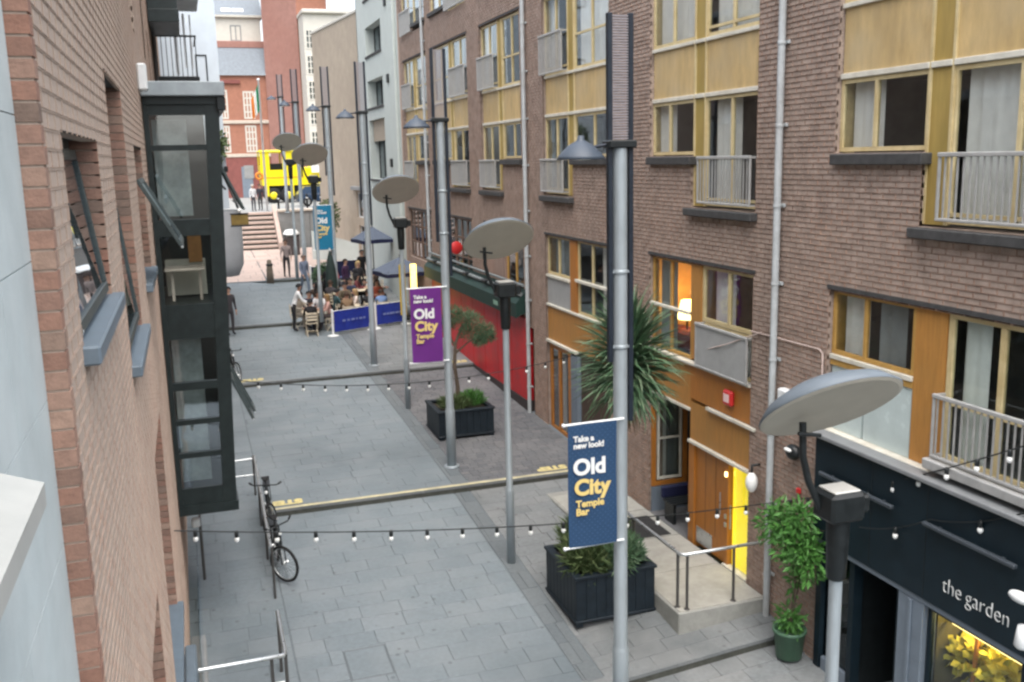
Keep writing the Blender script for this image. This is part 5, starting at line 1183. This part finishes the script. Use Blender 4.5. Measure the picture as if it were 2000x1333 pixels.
    for i in range(7):
        th=(i/6)*(1.75 if not longhair else 1.9)
        for k in range(n):
            a=2*math.pi*k/n; fr=max(0,-math.sin(a)); tt=th*(1-.42*fr)
            low=(.16 if longhair and i==6 else 0)*(1 if math.sin(a)>-.3 else 0)
            vs.append((hc.x+.112*math.sin(tt)*math.cos(a),hc.y+.012+.118*math.sin(tt)*math.sin(a),hc.z+.012+.115*math.cos(tt)-low))
    for i in range(6):
        for k in range(n): fs.append((i*n+k,i*n+(k+1)%n,(i+1)*n+(k+1)%n,(i+1)*n+k))
    hb2.add(vs,fs,True); put('hair',hb2,hm,t,False)
    t.location=loc; t.rotation_euler=(0,0,rz); t.scale=(sc,sc,sc); return t
PI=math.pi; BLK=(.012,.012,.014); DKB=(.03,.018,.012); CRM=(.55,.5,.42); WHT=(.62,.63,.64)
person('person in a pale checked shirt and dark trousers walking down the far step',(4.28,46.55,zg(9,46.5)+.02),.0,'walk',(.27,.22,.21),(.02,.02,.024),DKB,sc=1.02)
person('person in blue grey clothes walking past the hedge trough',(4.62,42.4,zg(9,42.4)),.5,'walk',(.15,.18,.25),(.13,.17,.23),(.12,.1,.09))
person('person in dark clothes standing under the grey hood by the white building',(1.17,35.6,zg(.9,35.6)),.4,'stand',(.04,.036,.04),(.04,.035,.04),BLK)
person('person in a white shirt and black trousers standing at the open end of the diners',(3.40,35.5,zg(9,35.6)),PI/2,'lean',WHT,(.015,.015,.017),BLK,grp='people at the cafe')
seats=[(3.92,34.62,PI,BLK,(.02,.02,.03),BLK,'person in black seated on the cream chair with their back to the camera',0),
 (3.62,36.0,.6,CRM,(.4,.36,.3),DKB,'person in cream seated beside the standing white shirt',1),
 (4.42,36.05,-.3,WHT,(.05,.05,.07),DKB,'person in white seated at the far side of the nearest table',0),
 (4.72,35.35,-PI/2,(.5,.3,.26),(.05,.04,.04),(.2,.12,.05),'person in dusty pink seated at the barrier end of the nearest table',1),
 (5.35,35.35,PI,(.2,.13,.075),(.03,.03,.03),(.05,.03,.02),'person in a brown jacket seated just behind the blue canvas',0),
 (5.9,36.3,-PI/2,(.6,.52,.47),(.06,.06,.08),(.3,.2,.1),'person in a pale top seated behind the post between blue barriers',1),
 (5.45,36.7,0.1,(.11,.09,.06),(.03,.03,.03),BLK,'person in dark olive seated facing the camera behind the blue barrier',0),
 (6.7,35.75,PI,(.16,.25,.45),(.03,.03,.05),DKB,'person in light blue seated behind the second blue barrier',0),
 (6.75,37.1,.1,(.3,.07,.04),(.03,.03,.03),DKB,'person in rust red seated facing the camera under the parasol',1),
 (5.4,40.5,PI-.2,(.05,.06,.07),(.02,.02,.02),(.4,.36,.3),'person in dark grey seated by the hedge with their back to the camera',0),
 (5.75,41.85,0,(.32,.05,.05),(.03,.03,.03),BLK,'person in red seated at the far table by the hedge',1),
 (6.3,41.2,-PI/2,(.03,.03,.04),(.02,.02,.02),BLK,'person in black seated between the two far tables',0),
 (6.9,42.3,.2,(.12,.10,.09),(.02,.02,.02),DKB,'person in brown seated at the far table by the wall',0)]
chairs_l=['','cream folding chair under the diner in cream','cream folding chair at the far side of the nearest table','cream folding chair at the barrier end of the nearest table','cream folding chair under the brown jacket','cream folding chair behind the post between blue barriers','cream folding chair under the diner in dark olive','cream folding chair under the diner in light blue','cream folding chair under the diner in rust red','cream folding chair under the diner in dark grey by the hedge','cream folding chair under the diner in red','cream folding chair between the two far tables','cream folding chair under the diner in brown by the wall']
for i,(x,y,rz,tp_,lg,hr,lab,lh_) in enumerate(seats):
    z=zg(9,y); person(lab,(x,y,z),rz,'sit',tp_,lg,hr,grp='people at the cafe',longhair=bool(lh_),sc=R.uniform(.97,1.03))
    if i==0: ch.location=(x,y,z); ch.rotation_euler=(0,0,rz)
    else: dup(ch,(x,y,z),chairs_l[i],rz=rz)
for lab_,x_,y_,rz_,po_,tc_,hr_ in (('person in charcoal seated between the folded parasol and the near tables',5.0,37.5,2.6,'sit',(.04,.04,.045),DKB),('person in navy seated near the middle of the cafe enclosure',5.9,37.9,-.4,'sit',(.03,.04,.08),BLK),('person in dark green seated near the wall in the middle of the enclosure',6.9,38.3,1.8,'sit',(.04,.06,.045),DKB),('person in burgundy seated in the middle of the enclosure facing the wall',6.2,38.9,1.2,'sit',(.12,.03,.035),BLK),('person in grey seated behind the folded parasol',5.5,39.5,.3,'sit',(.10,.10,.11),DKB),('person in black with fair hair standing amid the middle tables',6.5,39.6,.5,'stand',(.02,.02,.024),(.35,.25,.12)),('person in dark blue standing beside the dark far barrier',5.9,42.9,-.5,'stand',(.03,.04,.07),BLK),('person in a tan coat seated by the wall beyond the middle tables',7.3,39.9,-1.5,'sit',(.28,.2,.13),BLK)):
    person(lab_,(x_,y_,zg(9,y_)),rz_,po_,tc_,(.02,.02,.024),hr_,grp='people at the cafe',longhair=R.random()<.5)
    if po_=='sit': dup(ch,(x_,y_,zg(9,y_)),'cream chair under the '+lab_.split(' seated')[0]+' mid enclosure',rz=rz_)
table(gp(5.5,38.1),'cream cafe table in the middle of the enclosure beside the folded parasol'); table(gp(6.55,38.5),'cream cafe table in the middle of the enclosure toward the wall')
for lab_,x_,y_,rz_,po_,tc_,hr_ in (('person in black seated just behind the gap between blue barriers',6.2,35.75,PI,'sit',BLK,DKB),('person in dark teal seated behind the blue canvas facing the lane',5.0,36.3,1.7,'sit',(.03,.07,.08),BLK),('person in navy seated at the back of the nearest table',4.05,36.3,.1,'sit',(.02,.025,.06),BLK),('person in black standing at the back of the nearest table',4.55,36.7,.6,'stand',BLK,DKB),('person in dark brown seated behind the navy diner',4.5,37.4,-.5,'sit',(.06,.04,.03),BLK),('person in black seated by the open side barrier',5.1,40.0,1.4,'sit',BLK,BLK),('person in dark purple standing by the hedge trough end',6.1,40.4,.9,'stand',(.05,.02,.06),DKB)):
    person(lab_,(x_,y_,zg(9,y_)),rz_,po_,tc_,(.018,.018,.022),hr_,grp='people at the cafe',longhair=R.random()<.5)
    if po_=='sit': dup(ch,(x_,y_,zg(9,y_)),'cream chair under the '+lab_.replace('seated ',''),rz=rz_)
person('person in black standing beyond the far tables near the wall',(7.25,43.0,zg(9,43)),.3,'stand',BLK,BLK,BLK,grp='people at the cafe')
person('person in a white top sitting room for the flagpole on the terrace',(3.9,61.0,TZ),.5,'stand',WHT,(.05,.05,.06),(.5,.45,.4),sc=.92)['label']='person in a white top standing left of the flagpole on the terrace'
person('person in dark clothes on the terrace close to the flagpole',(4.35,61.6,TZ),-.6,'stand',(.03,.03,.035),(.03,.03,.03),BLK,sc=.92)

# ------------------------------------------------------------------ far street: white buildings, beige block, red buildings
FYf=lambda Y0:(lambda u,w,v:(u,Y0-w,v))
wb=thing('white_corner_building','pale white rendered building projecting beyond the brick block','building',(0,40,.5))
put('wall',MB().box(-3,1.55,38.05,46,4.85,17),WALLW,wb)
put('ground_floor',MB().box(-3,1.05,38.3,46,0,4.84),GREYC,wb)
put('hood',MB().lathe([(0,2.45),(.62,2.5),(.8,2.9),(.82,3.6),(.82,4.84)],24,(1.05,36.6,0)).box(-.47,1.3,37.2,38.04,2.5,4.84),GREYH,wb)
for z in (8.9,12.4): window(wb,FYf(38.04),.75,1.15,z,z+1.5,BLACK,w=.01,fr=.05,glass=DGLASS)
put('wall_lamp',MB().cbox(1.46,1.6,37.9,38.04,6.2,6.4,.02),BLACK,wb)
put('sign_arm',MB().tube([(1.2,37.0,6.6),(1.65,36.2,5.3),(1.75,36.0,4.95)],.05,6).tube([(1.15,37.0,5.9),(1.4,36.6,5.6)],.04,6),BLACK,wb)
hs=thing('hanging_sign','brown and gold hanging board on the grey hood','sign',(1.72,34.5,4.6)); put('board',MB().cbox(1.42,2.0,34.5,34.56,4.42,4.78,.02),GOLDB,hs); put('sign_rim',MB().cbox(1.40,2.02,34.49,34.57,4.78,4.83,.01),BLACK,hs); put('sign_rim',MB().cbox(1.40,2.02,34.49,34.57,4.37,4.42,.01),BLACK,hs); put('sign_lamp',MB().ball((1.72,34.45,4.92),.07),BULB,hs); put('hanger',MB().tube([(1.72,34.53,4.83),(1.7,35.0,5.1),(1.6,36.4,5.2)],.025,5),BLACK,hs)
# white building on the right
wr=thing('white_bay_building','cream white building with tall dark window recesses next to the brick apartments','building',(9,43,0))
FW=lambda u,w,v:(XR+.1-w,u,v); WO=[(42.0,45.8,11.15,12.4),(42.0,45.8,8.85,10.05),(42.0,45.8,5.65,8.3),(42.0,45.8,13.6,14.9)]
mb=MB(FW)
for a,b,c,d in cells(38.45,48,.2,16.5,WO): mb.box(a,b,-.5,0,c,d)
put('wall',mb,WALLC,wr)
put('pilaster',MB(FW).cbox(39.2,41.6,0,.12,.5,16.5,.02),WALLC,wr)
for o_ in WO:
    window(wr,FW,o_[0],o_[1],o_[2],o_[3],BLACK,w=-.4,mull=(.4,.7),glass=DGLASS,curt=[(.1,.5,CURTG)]); room(wr,FW,o_[0],o_[1],o_[2],o_[3],ROOM,w=-.52)
    put('dark_sill',MB(FW).cbox(o_[0]-.05,o_[1]+.05,-.45,.06,o_[2]-.1,o_[2]-.001,.01),SILLD,wr)
put('timber_panel',MB(FW).box(42.02,45.78,-.25,-.18,7.35,8.28),BEIGE,wr); put('orange_panel',MB(FW).box(42.1,43.2,-.3,-.26,5.7,7.3),ORNP,wr)
for z in (6.2,9.6,12.6): put('wall_vent',MB(FW).cbox(40.2,40.5,.12,.2,z,z+.35,.02),BLACK,wr)
put('white_sign',MB(FW).cbox(46.4,47.8,.0,.06,4.2,5.6,.02),WALLC,wr); put('end_wall',MB().box(XR+.1,20,47.9,48,.2,16.5),WALLC,wr)
# beige block
be=thing('beige_brick_block','plain beige brick block with a pale parapet closing the lane','building',(9,53,1))
P0=Vector((8.75,48.1,0)); P1=Vector((7.55,58,0)); dd=(P1-P0).normalized(); nn=Vector((-dd.y,dd.x,0)); Lb=(P1-P0).length
if nn.x>0: nn=-nn
FBg=lambda u,w,v:tuple(P0+dd*u+nn*w+Vector((0,0,v)))
BO=[(1.0,2.6,3.6,4.9),(1.0,2.4,1.2,3.2)]
mb=MB(FBg)
for a,b,c,d in cells(0,Lb,.5,13.6,BO): mb.box(a,b,-.6,0,c,d)
put('wall',mb,BEIGE,be); put('parapet_coping',MB(FBg).cbox(-.1,Lb+.1,-.7,.05,13.6,13.75,.02),STUC,be)
put('end_wall',MB().box(7.95,20,58.0,58.5,.5,13.6),BEIGE,be)
for o_ in BO: window(be,FBg,*o_,WHITEM,w=-.1,mull=(.5,),glass=DGLASS); room(be,FBg,*o_,ROOM,w=-.62)
put('ledge',MB(FBg).cbox(.6,3.0,0,.2,5.0,5.2,.02),GREYC,be); put('grey_screen',MB(FBg).cbox(.2,.9,.0,.12,2.4,5.4,.02),GREYH,be)
put('rain_pipe',MB(FBg).tube([(.4,.08,13.4),(.4,.08,5.5)],.06,6),PIPE,be)
# red brick civic building
rb=thing('red_brick_building','old red brick building with slate mansard and white sash windows beyond the terrace','building',(5.5,86,TZ))
FD=FYf(86)
put('wall',MB(FD).box(1,7.5,-8,0,TZ,13.7),FRED,rb)
put('ground_storey',MB(FD).box(1,7.5,.0,.08,TZ,7.0),FREDD,rb)
for z in (9.75,7.0): put('string_course',MB(FD).cbox(1,7.5,.0,.14,z,z+.28,.03),PALES,rb)
put('window_hood',MB(FD).cbox(3.4,5.1,0,.2,13.0,13.3,.03),FREDD,rb)
put('mansard_slates',MB(FD).add([(1,.25,13.7),(7.5,.25,13.7),(7.5,-1.1,16.1),(1,-1.1,16.1),(1,-3,13.7),(7.5,-3,13.7)],[(0,1,2,3),(0,3,4),(1,2,5)]),SLATE,rb)
put('parapet',MB(FD).cbox(1,7.6,-1.6,-1.0,16.0,16.55,.03),FREDP,rb)
put('attic',MB(FD).box(1,7.2,-6,-1.7,16.4,18.5),STUC,rb); window(rb,FD,4.7,5.6,16.6,17.9,GREYC,w=-1.68,fr=.1,mull=(.5,))
put('attic_cornice',MB(FD).cbox(1,7.4,-6,-1.4,18.5,18.7,.03),STUC,rb)
put('attic_roof',MB(FD).add([(1,-1.4,18.7),(7.4,-1.4,18.7),(7.4,-5,21.2),(1,-5,21.2)],[(0,1,2,3)]),SLATE,rb)
for u,s in ((4.1,.8),(5.0,.9)): put('skylight',MB(FD).add([(u,-1.75,19.0),(u+s,-1.75,19.0),(u+s,-2.2,19.32),(u,-2.2,19.32)],[(0,1,2,3)]),WHITEM,rb)
for a,b,c,d in ((5.25,6.15,10.15,12.4),(5.25,6.15,7.4,9.6),(3.2,4.0,10.15,12.5),(3.2,4.0,7.4,9.6),(3.3,4.1,4.2,6.6)):
    window(rb,FD,a,b,c,d,STUC,w=.06 if c<7 else .02,fr=.13,mull=(.36,.64),rails=(.25,.5,.75),glass=DGLASS)
put('doorway',MB(FD).cbox(4.7,5.6,.08,.12,TZ,6.2,.02),GREYB,rb); put('wall_plaque',MB(FD).cbox(4.9,5.7,.08,.14,5.2,6.3,.02),GREYC,rb)
tw=thing('red_brick_tower','tall plain red brick tower rising beside the slate roofed building','tower',(9.5,83,TZ))
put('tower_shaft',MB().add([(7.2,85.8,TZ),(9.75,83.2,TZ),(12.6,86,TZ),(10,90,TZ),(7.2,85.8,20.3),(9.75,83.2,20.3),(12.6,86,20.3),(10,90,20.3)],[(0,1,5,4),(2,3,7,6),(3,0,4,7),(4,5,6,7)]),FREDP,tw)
put('orange_red_face',MB().add([(9.75,83.2,TZ),(12.6,86,TZ),(12.6,86,20.3),(9.75,83.2,20.3)],[(0,1,2,3)]),FRED,tw,label='orange red face of the tower')  # this face is a more orange red than the shaft
put('tower_cornice',MB().add([(7.0,85.8,20.3),(9.75,82.95,20.3),(12.9,86,20.3),(10,90.2,20.3),(7.0,85.8,24),(9.75,82.95,24),(12.9,86,24),(10,90.2,24)],[(0,1,5,4),(1,2,6,5),(2,3,7,6),(3,0,4,7),(4,5,6,7),(0,1,2,3)]),STUC,tw)
ww=thing('white_window_building','white rendered building with small dark sashes between tower and beige block','building',(11,80,TZ))
FWW=FYf(80)
put('wall',MB(FWW).box(9.85,13.5,-6,0,TZ,17.9),STUC,ww)
for z in np.arange(7.4,16.5,1.95):
    window(ww,FWW,9.95,10.55,float(z),float(z)+1.5,STUC,w=.03,fr=.1,mull=(.5,),rails=(.33,.66),glass=DGLASS)
put('cornice',MB(FWW).cbox(9.75,13.6,-6,.3,17.9,18.2,.05),STUC,ww); put('band',MB(FWW).cbox(9.75,13.6,0,.2,6.6,7.0,.04),PALES,ww)
# yellow amphibious tour vehicle
du=thing('amphibious_vehicle','bright yellow amphibious tour truck with an open canopy parked on the terrace','vehicle',(8,72,TZ))
D0=TZ
FV=lambda x,y,z:(5.35+x,72+y,D0+z)
def vm(): return MB(FV)
put('hull',vm().add([(0,0,1.25),(2.9,0,1.25),(4.55,.1,1.35),(4.55,2.3,1.35),(0,2.4,1.25),(-.12,0,2.35),(2.9,0,2.35),(4.6,.15,2.0),(4.6,2.25,2.0),(-.12,2.4,2.35)],[(0,1,6,5),(1,2,7,6),(2,3,8,7),(3,4,9,8),(4,0,5,9),(5,6,7,8,9),(0,1,2,3,4)]),YEL,du)
put('hull_stripe',vm().box(0,2.9,-.02,.0,1.78,1.86),mat('orange stripe',(.6,.3,.01),.5,.1,4),du)
put('canopy',vm().cbox(-.15,2.5,-.08,2.5,3.55,3.75,.08),YEL,du)
for x in (-.1,.35,1.45,2.35): 
    for y in (.0,2.32): put('canopy_post',vm().box(x,x+.1,y,y+.08,2.34,3.56),YEL,du)
put('side_panel',vm().box(-.1,.55,.01,.05,2.34,3.56),YEL,du); put('side_panel',vm().box(1.65,2.45,.01,.05,2.34,3.56),YEL,du); put('rear_panel',vm().box(-.12,-.08,.1,2.3,2.34,2.7),YEL,du); 
put('cab',vm().cbox(2.5,3.5,.1,2.3,2.2,2.5,.05).box(2.5,2.6,.1,.2,2.5,3.5).box(3.3,3.4,.2,.3,2.5,3.2),YEL,du); put('windscreen',vm().add([(3.4,.2,2.5),(3.4,2.2,2.5),(3.2,2.2,3.3),(3.2,.2,3.3)],[(0,1,2,3)]),GLASS,du)
put('front_deck',vm().cbox(3.4,4.6,.0,2.4,2.0,2.1,.04),YEL,du); put('white_emblem',vm().cbox(3.5,4.4,-.02,.02,2.1,2.55,.05),WHITEM,du)
put('seats',vm().cbox(.5,2.2,.6,1.8,2.35,2.8,.05),BLACK,du)
for x in (.7,1.75,3.9):
    for y in (-.02,2.1):
        w=put('wheel',vm().lathe([(0,0),(.42,.0),(.55,.05),(.55,.27),(.42,.32),(0,.32)],20,(x,y+.32,.55),Matrix.Rotation(math.pi/2,3,'X')),TYRE,du); put('rim',vm().lathe([(0,-.01),(.25,-.01),(.27,.02)],16,(x,y-.005,.55),Matrix.Rotation(-math.pi/2,3,'X')),YEL,w)
put('chassis',vm().box(.1,4.3,.35,2.1,.6,1.24),BLACK,du); put('bumper',vm().box(.25,.4,-.1,.0,.5,1.3).box(2.0,2.15,-.1,.0,.5,1.3),YEL,du)
put('rear_ring',vm().lathe([(.22,-.06),(.3,0),(.22,.06),(.14,0),(.22,-.06)],16,(-.22,.0,1.95),Matrix.Rotation(math.pi/2,3,'X')),mat('orange lifebuoy',(.6,.2,.02),.6,.1,4),du)
bu=thing('street_bollard','slim dark bollard on the terrace edge before the yellow vehicle','bollard',(5.3,60.2,TZ),'bollards along the terrace edge'); put('shaft',MB().lathe([(0,0),(.06,0),(.06,.85),(.075,.86),(.075,.95),(0,.98)],10),BLACK,bu,False); put('collar',MB().lathe([(.062,.7),(.07,.71),(.07,.76),(.062,.77)],10),WHITEM,bu,False)
bu.location=(5.3,60.2,TZ)
for k in range(1,5): dup(bu,(5.3+k*.85,60.2,TZ),['','slim dark bollard, second from the staircase on the terrace edge','slim dark bollard, middle one on the terrace edge','slim dark bollard, fourth from the staircase on the terrace edge','slim dark bollard on the terrace edge farthest from the staircase'][k])
# parked car partly hidden behind the terrace edge
pc=thing('parked_car','dark blue parked car in front of the yellow vehicle on the terrace','car',(8.3,66,TZ))
FC=lambda x,y,z:(7.0+x,65+y,TZ+z)
put('body',MB(FC).add([(0,0,.35),(3.2,0,.35),(3.2,1.6,.35),(0,1.6,.35),(0,.02,.8),(3.2,.02,.75),(3.2,1.58,.75),(0,1.58,.8),(.5,.15,1.3),(2.1,.15,1.3),(2.1,1.45,1.3),(.5,1.45,1.3),(2.6,.05,.8),(2.6,1.55,.8)],[(0,1,5,4),(1,2,6,5),(2,3,7,6),(3,0,4,7),(0,1,2,3),(8,9,10,11),(4,8,11,7),(9,12,13,10),(12,5,6,13),(4,12,9,8),(7,13,10,11),(4,5,12),(7,6,13)]),mat('dark blue car paint',(.02,.045,.09),.3,.1,4,coat=.6),pc)
for x in (.6,2.6): w=put('wheel',MB(FC).lathe([(0,0),(.2,0),(.3,.03),(.3,.18),(0,.18)],16,(x,.18,.3),Matrix.Rotation(math.pi/2,3,'X')),TYRE,pc); put('rim',MB(FC).lathe([(0,-.01),(.17,-.01)],12,(x,-.002,.3),Matrix.Rotation(-math.pi/2,3,'X')),STEEL,w)
put('side_window',MB(FC).add([(.35,.06,.85),(2.35,.06,.85),(2.0,.13,1.22),(.6,.13,1.22)],[(0,1,2,3)]),DGLASS,pc)
# flagpole
fg=thing('flagpole','white flagpole with a limp green white and orange flag at the head of the stairs','flagpole',(4.62,60.2,TZ))
put('pole',MB().lathe([(.0,0),(.07,0),(.05,7.6),(.08,7.62),(.08,7.72),(0,7.75)],10,(4.62,60.2,TZ)),WHITEM,fg)
for i,m in enumerate((FLAGG,FLAGW,FLAGO)):
    mb=MB(); vs=[]
    for k in range(7):
        u=(i*6+k)/18; vs+=[(4.58-.5*u*.9,60.2+.09*math.sin(u*16),TZ+7.4-.9*u),(4.58-.5*u*.9+.02,60.2+.09*math.sin(u*16+.7),TZ+5.9-.55*u)]
    mb.add(vs,[(2*k,2*k+2,2*k+3,2*k+1) for k in range(6)],True); put('flag_stripe',mb,m,fg)
